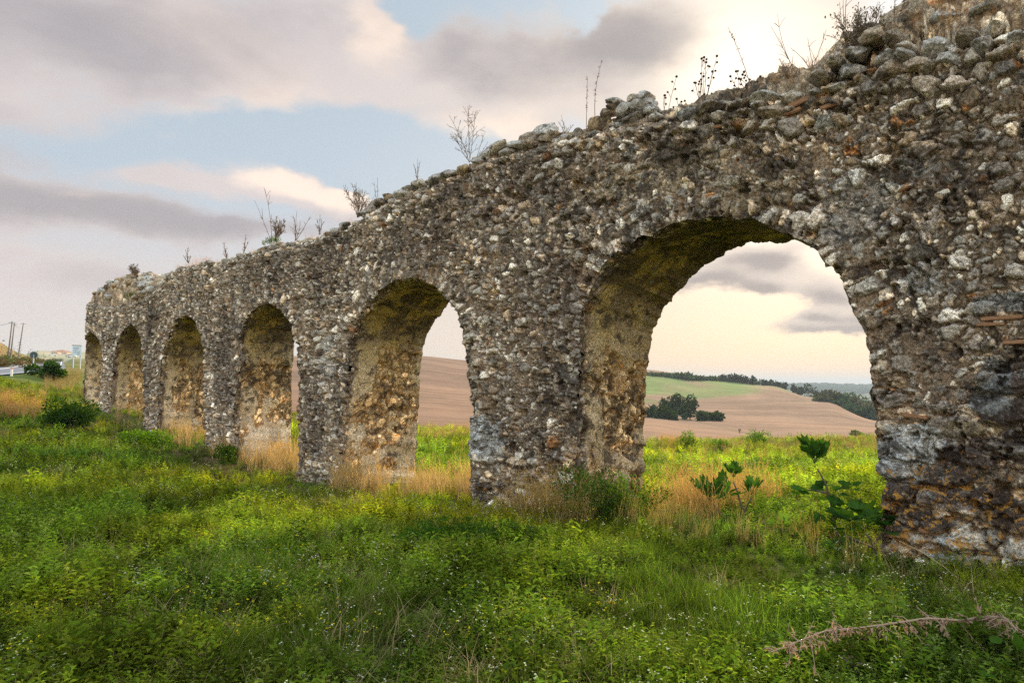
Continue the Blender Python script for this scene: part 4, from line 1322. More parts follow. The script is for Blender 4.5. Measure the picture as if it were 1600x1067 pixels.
# --- flowers
x, y = scatter(4600, 2.8, 36, R(-50), R(50), .9, 6)
x, y, z, s_, n_ = zone_fill(x, y)
fz = fbm(x * .5, y * .5, 313, 3); fy = fbm(x * .45 + 40, y * .45, 315, 3)
d_ = np.hypot(x, y)
ks = np.interp(d_, [3, 10, 35], [.85, 1.1, 1.7])
m = (fz > .47) & (y > 0) & ~((y > 34) & (n_ > 0)); idx = np.where(m)[0]
for i in range(3):
    k = idx[idx % 3 == i]
    flow.add(FW[i], np.c_[x, y, z][k], rg.uniform(.7, 1.25, len(k)) * ks[k], rg.uniform(0, 6.28, len(k)), np.ones((len(k), 3)) * rg.uniform(.7, 1.1, len(k))[:, None])
m = (fy > .58) & (y > 0) & ~((y > 34) & (n_ > 0)); idx = np.where(m)[0]
for i in range(3):
    k = idx[idx % 3 == i]
    flow.add(FY[i], np.c_[x, y, z][k], rg.uniform(.6, 1.1, len(k)) * ks[k], rg.uniform(0, 6.28, len(k)), np.ones((len(k), 3)) * rg.uniform(.7, 1.1, len(k))[:, None])


# --- tall straw in and before the arches
def straw_patch(px0, px1, n0, n1, count, sc=1.0, seed=0, tint=(1.08, .97, .70)):
    r = np.random.default_rng(seed)
    a, b = wall_pt(px0, 700)[0], wall_pt(px1, 700)[0]
    s_ = r.uniform(min(a, b), max(a, b), count); n_ = r.uniform(n0, n1, count)
    p = W(s_, n_, 0); x, y = p[:, 0], p[:, 1]
    ok, _, _ = clear_of_wall(x, y)
    x, y = x[ok], y[ok]; z = terrain_z(x, y); N = len(x)
    for i in range(4):
        k = np.arange(N) % 4 == i
        dry.add(DG[i], np.c_[x, y, z][k], r.uniform(.6, 1.25, k.sum()) * sc, r.uniform(0, 6.28, k.sum()),
                np.array(tint) * r.uniform(.7, 1.15, k.sum())[:, None], np.clip(r.normal(0, .12, (k.sum(), 2)), -.3, .3))


straw_patch(736, 655, .0, 2.2, 90, 1.3, 1)
straw_patch(600, 530, -.3, .2, 60, 1.25, 2)
straw_patch(655, 600, -.15, 1.0, 40, 1.0, 22)
straw_patch(462, 380, -.3, 1.4, 130, 1.15, 3)
straw_patch(380, 345, -.4, 0, 24, 1.0, 23)
straw_patch(316, 255, -.3, 1.2, 70, 1.0, 4)
straw_patch(222, 175, -.3, 1.2, 40, .9, 5)
straw_patch(165, 125, -.3, 1.0, 20, .7, 6)
straw_patch(1090, 990, .2, 2.2, 90, 1.15, 7, (1.05, .86, .52))
straw_patch(900, 800, -.35, -.05, 14, 1.0, 8, (.9, .8, .62))
straw_patch(990, 860, -.75, -.3, 34, 1.1, 10, (.8, .72, .42))
straw_patch(1390, 1010, -.6, .3, 36, .75, 9, (.75, .72, .40))
# orange and buff dry growth across the far edge of the meadow and on the left
for (x0, x1, y0, y1, cnt, sc_, tn) in ((1030, 1090, 686, 700, 90, .7, (1.1, .78, .30)), (1100, 1370, 684, 693, 300, .55, (.85, .68, .42)), (1010, 1370, 690, 720, 160, .7, (.8, .68, .35)),
                                       (656, 736, 668, 690, 120, .7, (.9, .75, .5)), (0, 70, 618, 655, 300, .5, (1.05, .80, .52)), (-200, 0, 610, 660, 200, .5, (.9, .7, .42)), (70, 125, 585, 612, 200, .7, (.66, .64, .44))):
    pts = []
    for i in range(cnt):
        g = ground_hit(rg.uniform(x0, x1), rg.uniform(y0, y1), 90)
        if g is not None: pts.append(g)
    if pts:
        pts = np.array(pts)
        N = len(pts); i4 = rg.integers(0, 4, N)
        for i in range(4):
            k = i4 == i
            dry.add(DG[i], pts[k], rg.uniform(.7, 1.3, k.sum()) * sc_ * (1.4 if x0 < 100 else 1.2), rg.uniform(0, 6.28, k.sum()), np.array(tn) * rg.uniform(.7, 1.2, k.sum())[:, None])
o = green.build('meadow_grass', M_LEAF); o['label'] = 'dense green weeds and grass covering the meadow'; o['category'] = 'grass'
o = dry.build('dry_grass', M_DRY); o['label'] = 'pale straw coloured dry grass in and around the arches'; o['category'] = 'dry grass'
o = flow.build('wild_flowers', M_PETAL); o['label'] = 'tiny white and yellow wild flowers scattered in the meadow'; o['category'] = 'wild flowers'


# ------------------------------------------------------------------ tubes for stems, branches, poles
def tube(path, radii, seg=6):
    path = np.array(path, float); n = len(path)
    V, F = [], []
    for i in range(n):
        t = path[min(i + 1, n - 1)] - path[max(i - 1, 0)]
        t /= np.linalg.norm(t) + 1e-9
        a = np.cross(t, [0, 0, 1.0])
        if np.linalg.norm(a) < 1e-3: a = np.cross(t, [1.0, 0, 0])
        a /= np.linalg.norm(a); b = np.cross(t, a)
        for k in range(seg):
            an = 2 * math.pi * k / seg
            V.append(path[i] + (a * math.cos(an) + b * math.sin(an)) * radii[i])
    for i in range(n - 1):
        for k in range(seg):
            k2 = (k + 1) % seg
            F.append([i * seg + k, i * seg + k2, (i + 1) * seg + k2, (i + 1) * seg + k])
    for base in (0, (n - 1) * seg):
        if seg == 4: F.append([base, base + 1, base + 2, base + 3])
        elif seg == 6: F.append([base, base + 1, base + 2, base + 3]); F.append([base, base + 3, base + 4, base + 5])
        elif seg == 8: F += [[base, base + 1, base + 2, base + 3], [base, base + 3, base + 4, base + 7], [base + 4, base + 5, base + 6, base + 7]]
    return np.array(V), np.array(F)


class MB:
    def __init__(s): s.V, s.F, s.C, s.n = [], [], [], 0
    def add(s, V, F, c=(.5, .5, .5)):
        V = np.asarray(V, float); F = np.asarray(F)
        if F.shape[1] == 3: F = np.c_[F, F[:, 2]]
        s.V.append(V); s.F.append(F + s.n); s.n += len(V)
        c = np.asarray(c, float)
        s.C.append(np.tile(c, (len(V), 1)) if c.ndim == 1 else c)
    def tube(s, path, radii, seg=6, c=(.5, .5, .5)):
        if np.ndim(radii) == 0: radii = [radii] * len(path)
        s.add(*tube(path, radii, seg), c)
    def box(s, c, d, rz=0, col=(.5, .5, .5)):
        b = np.array([[-1, -1, -1], [1, -1, -1], [1, 1, -1], [-1, 1, -1], [-1, -1, 1], [1, -1, 1], [1, 1, 1], [-1, 1, 1]], float) * np.array(d) / 2
        ca, sa = math.cos(rz), math.sin(rz)
        b = np.c_[b[:, 0] * ca - b[:, 1] * sa, b[:, 0] * sa + b[:, 1] * ca, b[:, 2]] + np.array(c)
        s.add(b, np.array([[0, 3, 2, 1], [4, 5, 6, 7], [0, 1, 5, 4], [1, 2, 6, 5], [2, 3, 7, 6], [3, 0, 4, 7]]), col)
    def build(s, name, mat, parent=None, smooth=False):
        V = np.concatenate(s.V); F = np.concatenate(s.F); C_ = np.concatenate(s.C)
        me = bpy.data.meshes.new(name)
        tri = F[:, 2] == F[:, 3]
        faces = [tuple(f[:3]) if t else tuple(f) for f, t in zip(F.tolist(), tri)]
        me.from_pydata(V.tolist(), [], faces)
        ca = me.color_attributes.new('Col', 'FLOAT_COLOR', 'POINT')
        ca.data.foreach_set('color', np.c_[C_, np.ones(len(C_))].astype(np.float32).ravel())
        me.polygons.foreach_set('use_smooth', [smooth] * len(me.polygons))
        me.materials.append(mat); me.update()
        o = bpy.data.objects.new(name, me); COL.objects.link(o)
        if parent is not None: adopt(o, parent)
        return o


# ------------------------------------------------------------------ dead weeds on the wall top
def top_base(px, inset=.2):
    """a point on the crest above photo column px"""
    s_ = wall_pt(px, 300, inset)[0]
    # perspective: crest column moves with height only slightly
    z = float(top_z(s_)) + float(np.interp(-s_, -ts if ts[0] > ts[-1] else -ts[::-1], hump if ts[0] > ts[-1] else hump[::-1])) * math.sin(math.pi * inset / THICK) ** .8
    return s_, z


_m = MB(); _m.add(ICO2[0] * (1 + .3 * (fbm(ICO2[0][:, 0] * 3, ICO2[0][:, 1] * 3 + ICO2[0][:, 2], 4, 2)[:, None] - .5)), ICO2[1], (.10, .07, .05))
_o = _m.build('seed_head', M_DRY); HEADMESH = _o.data; bpy.data.objects.remove(_o)


def dead_weed(name, px, py_base, px_tip, py_tip, stems, style, label, cat='dry weed', seed=0, group='dry weeds growing on the wall top', leafy=0):
    r = np.random.default_rng(seed)
    inset = .22
    s0, z0 = wall_pt(px, py_base, inset); s1, z1 = wall_pt(px_tip, py_tip, inset)
    base = W(s0, inset, z0 - .06).ravel(); tip = W(s1, inset, z1).ravel()
    H = np.linalg.norm(tip - base)
    e = empty(name, base, label, cat, group)
    st = MB(); hd = MB(); heads = []
    k = max(1.0, np.linalg.norm(base) / 8.0)
    rad = .0038 * k
    nh = 0
    for i in range(stems):
        if i == 0: t2 = tip
        else: t2 = base + (tip - base) * r.uniform(.45, .95) + SD * r.normal(0, .28) * H + ND * r.normal(0, .15) * H
        b2 = base + SD * r.normal(0, .02 + .05 * (style == 'heads'))
        mid = (b2 + t2) / 2 + r.normal(0, .05, 3) * H
        P = [b2 * (1 - f) ** 2 + 2 * mid * f * (1 - f) + t2 * f * f for f in np.linspace(0, 1, 7)]
        st.tube(P, np.linspace(rad, rad * .45, 7), 4)
        nb = {'bare': 5, 'branchy': 11, 'heads': 3, 'spike': 0, 'bush': 12}[style]
        for j in range(nb):
            f = r.uniform(.25, .95); p = np.array(P[int(f * 6)])
            up = (t2 - b2) / np.linalg.norm(t2 - b2)
            dv = up + SD * r.normal(0, .75) + ND * r.normal(0, .5)
            dv /= np.linalg.norm(dv); L = H * r.uniform(.10, .30) * (1.15 - f * .6)
            q = p + dv * L; m2 = p + dv * L * .5 + np.array([0, 0, .1 * L])
            st.tube([p, m2, q], [rad * .6, rad * .5, rad * .35], 4)
            if style in ('branchy', 'bush', 'heads'):
                for jj in range(3 if style != 'heads' else 1):
                    w_ = m2 + (q - m2) * r.uniform(0, 1); d2 = dv + r.normal(0, .5, 3)
                    q2 = w_ + d2 / np.linalg.norm(d2) * L * .35
                    st.tube([w_, q2], [rad * .45, rad * .3], 4)
                    if style == 'branchy' or style == 'bush':
                        hd.add(leafquad(q2, d2, np.array([0, 0, 1.0]), .022 * k, .009 * k), [[0, 1, 2, 3]], (.16, .13, .10)); nh += 1
            if style == 'heads':
                V, F = ICO2; heads.append((q, .011 * k))
        if style in ('heads',):
            V, F = ICO2; heads.append((t2, .013 * k))
        if style == 'spike':
            for j in range(26):
                f = r.uniform(.35, 1.0); p = np.array(P[0]) * 0 + (b2 * (1 - f) ** 2 + 2 * mid * f * (1 - f) + t2 * f * f)
                dv = r.normal(0, 1, 3); dv[2] = abs(dv[2])
                hd.add(leafquad(p, dv, np.array([0, 0, 1.0]), .026 * k, .011 * k), [[0, 1, 2, 3]], (.17, .12, .09)); nh += 1
        if leafy:
            for j in range(leafy):
                f = r.uniform(.2, 1.0); p = b2 * (1 - f) ** 2 + 2 * mid * f * (1 - f) + t2 * f * f + r.normal(0, .05, 3)
                hd.add(leafquad(p, r.normal(0, 1, 3), np.array([0, 0, 1.0]), .035, .02), [[0, 1, 2, 3]], (.12, .10, .05)); nh += 1
    st.build('stem', M_TWIG, e)
    if nh: hd.build('seed_spike' if style == 'spike' else 'foliage', M_DRY, e)
    for (q, rr0) in heads:
        o = bpy.data.objects.new('seed_head', HEADMESH); COL.objects.link(o); o.parent = e
        o.location = tuple(np.array(q) - base); o.scale = (rr0, rr0, rr0)


WEEDS = [
    (1260, 135, 1215, 22, 3, 'bare', 'tall bare forked weed on the wall just left of the dark dead shrub'),
    (1275, 125, 1262, 60, 3, 'bare', 'shorter bare weed between the tall forked weed and the dead shrub'),
    (1240, 135, 1222, 95, 5, 'branchy', 'low tangle of grey twigs at the foot of the tall forked weed'),
    (1178, 140, 1137, 42, 1, 'spike', 'single leaning dark seed stalk in front of the brightest cloud'),
    (1172, 140, 1150, 112, 6, 'heads', 'low dark seed weed at the foot of the leaning stalk'),
    (1095, 165, 1100, 90, 7, 'heads', 'spray of round seed heads on many stems before the bright sky'),
    (1055, 172, 1057, 120, 3, 'heads', 'small weed with dark round heads just right of the loose stone pile'),
    (917, 198, 918, 120, 1, 'spike', 'thin upright seed spike just left of the loose stone pile'),
    (930, 196, 941, 95, 1, 'spike', 'tallest seed spike rising between the stone pile and the thin upright spike'),
    (885, 208, 877, 180, 4, 'bare', 'small tuft of nodding dry oats beside the rounded crest boulder'),
    (734, 248, 731, 165, 4, 'branchy', 'feathery pale branching weed standing alone against the blue sky gap'),
    (742, 248, 757, 208, 4, 'bare', 'faint thin twigs beside the feathery pale weed'),
    (652, 285, 652, 248, 3, 'bare', 'small sparse twig on the wall between the feathery weed and the spidery shrub'),
    (560, 335, 557, 285, 9, 'branchy', 'spidery low dead shrub above the gap between the second and third arch'),
    (590, 318, 590, 278, 2, 'bare', 'two hair-thin stalks just right of the spidery dead shrub'),
    (425, 375, 413, 295, 2, 'bare', 'long thin stalk rising above the green tuft on the wall'),
    (462, 372, 464, 330, 6, 'bare', 'wispy dry tuft just right of the green tuft on the wall'),
    (430, 372, 432, 338, 7, 'branchy', 'brown twiggy tuft right behind the green tuft on the wall'),
    (355, 403, 350, 378, 6, 'bare', 'short wispy dry tuft above the arch with the narrow slit of daylight'),
    (380, 396, 384, 366, 4, 'bare', 'thin dry tuft just left of the green tuft on the wall'),
    (295, 408, 294, 386, 5, 'bare', 'faint tuft at the step where the wall top drops toward its far end'),
    (212, 432, 208, 412, 6, 'branchy', 'small twiggy bush on the lowest broken end of the wall'),
    (500, 362, 500, 335, 5, 'bare', 'fine pale tuft midway between the green tuft and the spidery dead shrub'),
]
for i, (px, pb, pt, ptt, stn, sty, lab) in enumerate(WEEDS):
    dead_weed('dry_weed', px, pb, pt, ptt, stn, sty, lab, seed=400 + i)
dead_weed('dead_shrub', 1345, 78, 1340, 10, 16, 'bush', 'dark leafless-looking dead shrub leaning out from the high near crest', 'shrub', 450, None, leafy=16)
dead_weed('dry_weed', 1325, 70, 1318, -15, 3, 'bare', 'tall bare weed cut off by the top edge behind the dark dead shrub', seed=451)
dead_weed('dry_weed', 1395, 25, 1398, -10, 2, 'spike', 'short upright stalk on the highest boulders right of the dark dead shrub', seed=452)
# dry and green tufts rooted on the crest
tb = Batch(); tg = Batch()
for (px, cnt, sp, sc_) in ((1230, 26, 30, .32), (1300, 10, 30, .28), (1500, 26, 40, .42), (1150, 8, 30, .22), (790, 8, 20, .22), (860, 6, 20, .3), (420, 10, 25, .4), (350, 26, 40, .5), (290, 16, 30, .5), (200, 20, 30, .4), (500, 16, 60, .4)):
    for i in range(cnt):
        p = px + rg.normal(0, sp); ins_ = rg.uniform(.08, .5)
        s_, z_ = top_base(p, ins_)
        tb.add(DG[i % 4], W(s_, ins_, z_ - .02).reshape(1, 3), np.array([sc_ * rg.uniform(.6, 1.1)]), np.array([rg.uniform(0, 6)]), np.array([[.8, .55, .38]]))
o = tb.build('crest_grass', M_DRY); o['label'] = 'short dry grass rooted along the broken top of the wall'; o['category'] = 'dry grass'
for i, (px, py, lab) in enumerate([(431, 378, 'bright green tuft on the wall top above the narrow third arch'), (205, 462, 'green tuft on the slumped top of the far end bays')]):
    s_, z_ = wall_pt(px, py, .15)
    e = empty('green_tuft', W(s_, .15, z_).ravel(), lab, 'plant', 'green tufts on the wall top')
    bb = Batch(); N = 14
    pp = W(s_ + rg.normal(0, .16, N), .12 + rg.normal(0, .08, N), z_ - .05 + rg.normal(0, .03, N))
    bb.add(W_[5], pp, rg.uniform(.6, 1.0, N), rg.uniform(0, 6, N), np.tile([.9, .75, .5], (N, 1)))
    o = bb.build('foliage', M_LEAF, None); adopt(o, e)


# ------------------------------------------------------------------ fig saplings
def fig_leaf(L, r):
    """lobed palmate leaf in its own frame: stalk at origin, tip along +x, slightly cupped"""
    lob = [(0, 1.0), (.42, .74), (.72, .95), (1.15, .66), (1.5, .76), (2.1, .5), (2.8, .26)]
    pts = []
    for a, q in lob: pts.append((a * .82, q))
    ring = [(-a, q) for a, q in reversed(pts)] + pts[1:]
    V = [np.array([0, 0, 0.0])]
    cx = .32
    for a, q in ring:
        x_, y_ = cx + math.cos(a) * q * .62, math.sin(a) * q * .62
        zc = .18 * (y_ * y_) * 1.6 - .18 * max(0, x_ - .45) ** 2 + .03 * math.sin(a * 7)
        V.append(np.array([x_, y_, zc]))
    # mid ring
    M0 = np.array([cx, 0, -.02]); V.append(M0); c = len(V) - 1
    F = []
    n = len(ring)
    for i in range(n - 1): F.append([1 + i, 1 + i + 1, c])
    F.append([n, 0, c]); F.append([0, 1, c])
    return np.array(V) * L, np.array(F)


def orient(V, d, up):
    d = d / np.linalg.norm(d)
    s_ = np.cross(up, d)
    if np.linalg.norm(s_) < 1e-4: s_ = np.array([0, 1.0, 0])
    s_ /= np.linalg.norm(s_); u = np.cross(d, s_)
    return V[:, 0:1] * d + V[:, 1:2] * s_ + V[:, 2:3] * u


def on_view(px, py, n):
    """photo direction met with a plane parallel to the wall, n metres beyond its face"""
    s_, z_ = wall_pt(px, py, n)
    return W(s_, n, z_).ravel()


def fig(label, n, stems, clusters, seed, col=(.035, .085, .014), lsize=.13):
    r = np.random.default_rng(seed)
    b0 = on_view(stems[0][0][0], stems[0][0][1], n)
    b0[2] = min(b0[2], float(terrain_z(b0[0], b0[1])) + .02)
    e = empty('fig_sapling', b0, label, 'sapling', 'fig saplings in the near arch')
    for k, st in enumerate(stems):
        P = [on_view(a, b, n + .03 * math.sin(i * 2 + k)) for i, (a, b) in enumerate(st)]
        if k == 0:
            P[0][2] = float(terrain_z(P[0][0], P[0][1])) - .03
        m = MB(); m.tube(P, np.linspace(.017 if k == 0 else .010, .007, len(P)), 6, (.1, .08, .06))
        m.build('stem' if k == 0 else 'branch', M_FIGSTEM, e, True)
    for (cx, cy, cnt, L, mode) in clusters:
        m = MB()
        c = on_view(cx, cy, n)
        cnt = int(cnt * 1.7)
        for i in range(cnt):
            a = 2 * math.pi * i / cnt * 2 + r.uniform(-.5, .5)
            up_ = {'rosette': r.uniform(.5, 3.2), 'droop': r.uniform(-1.6, .1), 'flat': r.uniform(-.3, 1.3)}[mode]
            d = np.array([math.cos(a), math.sin(a), up_]); d /= np.linalg.norm(d)
            LL = L * 1.55 * r.uniform(.75, 1.2)
            V, F = fig_leaf(LL, r)
            if mode == 'rosette': V = V * np.array([1.1, .62, 1.0])
            petl = LL * r.uniform(.25, .5)
            off = c + d * petl + np.array([0, 0, r.uniform(-.03, .02)])
            V = orient(V, d + np.array([0, 0, -.15]), np.array([0, 0, 1.0]) + r.normal(0, .25, 3)) + off
            m.add(V, F, np.array(col) * r.uniform(.8, 1.8))
            m.tube([c, off], [.0025, .002], 4, (.12, .16, .04))
        m.build('leaf_cluster', M_FIG, e, True)
    return e


fig('tallest fig sapling with a rosette of lobed leaves on a thin dark stem', .15,
    [[(1312, 884), (1316, 862), (1306, 825), (1299, 790), (1290, 755), (1277, 732)], [(1312, 866), (1280, 864), (1255, 856), (1240, 842)], [(1303, 812), (1322, 795), (1335, 788)], [(1292, 770), (1272, 766), (1262, 765)]],
    [(1273, 724, 11, .125, 'rosette'), (1262, 768, 4, .10, 'flat'), (1300, 772, 4, .10, 'flat'), (1283, 790, 4, .10, 'droop'), (1322, 762, 3, .09, 'flat'), (1328, 796, 4, .11, 'flat'), (1238, 838, 4, .09, 'flat'), (1304, 832, 3, .11, 'droop')], 1)
fig('twin-stemmed fig sapling with two dark leaf clusters left of the tallest one', .5,
    [[(1172, 838), (1166, 812), (1160, 795), (1152, 768), (1146, 752)], [(1163, 800), (1170, 785), (1174, 778)], [(1150, 830), (1130, 808), (1120, 795), (1114, 786)]],
    [(1146, 745, 6, .085, 'rosette'), (1174, 772, 6, .10, 'rosette'), (1108, 782, 8, .14, 'rosette'), (1130, 780, 6, .14, 'rosette'), (1115, 800, 6, .13, 'droop')], 2)
fig('low broad-leaved fig sapling pressed against the near pier', -.1,
    [[(1372, 884), (1368, 862), (1360, 842), (1352, 832)], [(1366, 856), (1340, 845), (1325, 838)], [(1366, 850), (1380, 830)]],
    [(1348, 826, 7, .17, 'flat'), (1376, 826, 4, .15, 'flat'), (1338, 845, 5, .16, 'droop'), (1362, 806, 4, .13, 'flat'), (1318, 836, 4, .12, 'flat')], 3, col=(.03, .07, .014))
fig('small yellowish fig seedling between the twin-stemmed and the tallest sapling', .2,
    [[(1215, 880), (1218, 850), (1222, 832)], [(1218, 858), (1235, 850)]],
    [(1222, 828, 6, .09, 'rosette'), (1236, 846, 4, .08, 'flat')], 4, col=(.10, .17, .02))


# ------------------------------------------------------------------ bushes
def leaf_cloud(m, c, rad, n, L, col, r, shell=.5, lumps=6):
    """many small leaves in a few irregular lumps"""
    c = np.array(c); rad = np.array(rad)
    lc = [r.normal(0, .42, 3) for _ in range(lumps)]; lr = [r.uniform(.38, .68) for _ in range(lumps)]
    w_ = np.array(lr) ** 2; w_ /= w_.sum()
    k = r.choice(lumps, n, p=w_)
    u = r.normal(size=(n, 3)); u /= np.linalg.norm(u, axis=1)[:, None]
    rr_ = r.uniform(shell, 1.05, n) ** .7
    P = (np.array(lc)[k] + u * rr_[:, None] * np.array(lr)[k][:, None])
    P[:, 2] = np.maximum(P[:, 2], -.95)
    P = c + P * rad
    d = u + r.normal(0, .6, (n, 3)); d /= np.linalg.norm(d, axis=1)[:, None]
    up = r.normal(size=(n, 3)); sd_ = np.cross(d, up); sd_ /= np.linalg.norm(sd_, axis=1)[:, None]
    Ls = L * r.uniform(.6, 1.3, n)[:, None]
    q = np.stack([P, P + d * Ls * .5 + sd_ * Ls * .28, P + d * Ls, P + d * Ls * .5 - sd_ * Ls * .28], 1).reshape(-1, 3)
    F = np.arange(4 * n).reshape(n, 4)
    cc = np.array(col) * r.uniform(.55, 1.5, n)[:, None] * np.array(1.0)
    m.add(q, F, np.repeat(cc, 4, 0))


def bush(name, label, cat, base, rad, n, L, col, seed, group=None, lumps=7, twigs=10, mat=None, vine=0):
    r = np.random.default_rng(seed)
    e = empty(name, base, label, cat, group)
    m = MB(); b = np.array(base, float)
    leaf_cloud(m, b + np.array([0, 0, rad[2] * .85]), rad, n, L, col, r, .35, lumps)
    m.build('foliage', mat or M_LEAF, e)
    t = MB()
    for i in range(twigs):
        d = r.normal(0, .5, 3); d[2] = abs(d[2]) + .8
        q = b + d * np.array(rad) * .9
        t.tube([b + r.normal(0, .03, 3) * [1, 1, 0], (b + q) / 2 + r.normal(0, .05, 3) * rad, q], [max(.006, L * .12), max(.004, L * .08), max(.003, L * .05)], 4, (.2, .15, .1))
    t.build('stem', M_TWIG, e)
    return e


g = on_view(935, 838, -.38); g[2] = float(terrain_z(g[0], g[1]))
bush('bramble_bush', 'tangled green bramble at the foot of the pier between the two nearest arches', 'bush', g, (.46, .36, .33), 5200, .032, (.075, .135, .016), 21, lumps=14, twigs=40)
g = on_view(985, 850, -.25); g[2] = float(terrain_z(g[0], g[1]))
bush('bramble_bush', 'lower bramble mound at the left jamb of the near arch', 'bush', g, (.36, .28, .20), 2600, .032, (.07, .12, .016), 22, lumps=9)
g = ground_hit(108, 672)
bush('evergreen_bush', 'dark green bush crouched at the far end of the wall', 'bush', g, (.75, .7, .50), 4200, .08, (.035, .075, .012), 23, lumps=9)
g = ground_hit(84, 668)
bush('evergreen_bush', 'smaller dark bush trailing left of the one at the far end of the wall', 'bush', g, (.5, .5, .20), 1600, .07, (.045, .09, .014), 24)
g = ground_hit(72, 592)
bush('roadside_shrub', 'dark spiky evergreen shrub standing beside the road', 'shrub', g, (.78, .6, .42), 1500, .20, (.04, .08, .014), 25, lumps=6)
for i, (px, py, sc_, lab) in enumerate([(1075, 700, .5, 'small leafy green shrub left of centre at the far edge of the meadow'), (1190, 696, .55, 'leafy green shrub midway along the far edge of the meadow'),
                                        (1125, 702, .45, 'bushy green clump between the two shrubs at the far edge of the meadow')]):
    g = ground_hit(px, py + 6, 60)
    bush('meadow_shrub', lab, 'shrub', g, (.45 * sc_ * 2, .4 * sc_ * 2, .36 * sc_ * 2), 1300, .07, (.12, .20, .03), 30 + i, 'shrubs at the far edge of the meadow')
g = ground_hit(240, 700); bush('grass_tussock', 'bright green tussock in front of the pier between the small arches', 'grass tuft', g, (.75, .5, .24), 3400, .06, (.12, .21, .02), 41, None, 5, 4)
g = ground_hit(355, 722); bush('grass_tussock', 'dark green tussock at the foot of the pier left of the slit of daylight', 'grass tuft', g, (.35, .3, .22), 1800, .05, (.07, .12, .015), 42, None, 5, 4)
g = ground_hit(720, 858); bush('nettle_clump', 'dark shaded mound of nettles in front of the pier between the two nearest arches', 'plant', g, (.75, .35, .16), 3000, .035, (.05, .11, .016), 43, None, 8, 6)

# ------------------------------------------------------------------ fallen branch and rock in the near grass
def lift(px, py, up):
    g = ground_hit(px, py)
    # the point on this sight line `up` metres above the turf
    d = px_dir(px, py)
    t = np.linspace(1.5, 9, 3000); p = EYE + d[None] * t[:, None]
    gz = terrain_z(p[:, 0], p[:, 1]); k = np.where(p[:, 2] < gz + up)[0][0]
    return p[k]


rb_ = np.random.default_rng(77)
bp = [(1205, 1018), (1245, 1000), (1290, 988), (1350, 978), (1400, 972), (1450, 968), (1500, 966), (1545, 964), (1570, 966), (1590, 982)]
BP = [lift(a, b + 3 * math.sin(i * 2.3), .25 + .03 * math.sin(i * 1.7)) for i, (a, b) in enumerate(bp)]
e = empty('fallen_branch', ground_hit(1400, 990), 'long bare pinkish dead branch lying across the grass in front of the near pier', 'branch')
m = MB(); m.tube(BP, np.array([.003, .005, .006, .008, .009, .010, .011, .012, .010, .006]) * .6, 8)
m.build('stem', M_DEAD, e, True)
tw = MB(); lf = MB()
for i in range(110):
    f = rb_.uniform(.08, 8.9); a = int(f); p = BP[a] * (1 - (f - a)) + BP[a + 1] * (f - a)
    d = np.array([rb_.normal(-.35, .6), rb_.normal(-.2, .6), rb_.normal(-.25, .35)]); d /= np.linalg.norm(d)
    L_ = rb_.uniform(.03, .12) * (2.6 if rb_.uniform() < .12 else 1.0)
    q = p + d * L_; mid = (p + q) / 2 + rb_.normal(0, .012, 3)
    tw.tube([p, mid, q], [.003, .002, .0012], 4)
    for j in range(4):
        w0 = p + (q - p) * rb_.uniform(.3, 1)
        d2 = rb_.normal(0, 1, 3); d2[2] -= .8
        lf.add(leafquad(w0, d2, np.array([0, 0, 1.0]), rb_.uniform(.02, .045), .012), [[0, 1, 2, 3]], (.42, .28, .20))
tw.build('twig', M_DEAD, e, True); _w = lf.build('withered_leaf', M_DRY, e); _w['kind'] = 'stuff'

g = lift(1338, 1042, .05)
V, F, c = rock((.085, .07, .06), 901, (.30, .22, .18), 4)
o = make_mesh('field_stone', V, F, M_WALL, np.c_[c, np.full(len(c), .8)]); o.location = tuple(g)
tag(o, 'small rough stone with an orange spot half hidden in the near grass', 'stone')

# big leaves at the right edge, long bent straws near the pier
g = ground_hit(1580, 1040)
e = empty('dock_plant', g, 'broad-leaved weed at the lower edge beside the end of the fallen branch', 'plant')
m = MB()
for (px, py, L_) in ((1545, 1005, .10), (1590, 1018, .13), (1570, 1035, .11), (1600, 990, .09), (1555, 1055, .10)):
    c = lift(px, py, .16); V, F = fig_leaf(L_, rb_)
    V = V * np.array([1, .8, 1]); d = np.array([rb_.uniform(-1, 1), rb_.uniform(-1, .2), .25])
    m.add(orient(V, d, np.array([0, -.2, 1.0])) + c, F, (.07, .15, .02))
    m.tube([g, (g + c) / 2 + [0, 0, .02], c], [.004, .003, .003], 4, (.1, .16, .03))
m.build('leaf', M_LEAF, e, True)

BENT = [([(1345, 970), (1352, 898), (1400, 910), (1450, 930)], 'bent dry stalk making a corner in front of the near pier'),
        ([(1405, 845), (1440, 862), (1475, 885), (1510, 915)], 'straight dry straw slanting down across the foot of the near pier'),
        ([(1400, 945), (1435, 918), (1490, 918), (1512, 912)], 'forked pale straw lying on the grass below the near pier'),
        ([(1490, 882), (1500, 905), (1490, 915), (1508, 945)], 'looped pale straw tuft hanging in front of the near pier')]
for i, (pts, lab) in enumerate(BENT):
    P = [on_view(a, b, -.55 - .05 * i) for a, b in pts]
    e_ = MB(); e_.tube(P, [.004, .0035, .003, .002], 4, (.6, .46, .24))
    o = e_.build('dry_stalk', M_DRY, None, True); tag(o, lab, 'dry stalk', 'bent dry stalks below the near pier')


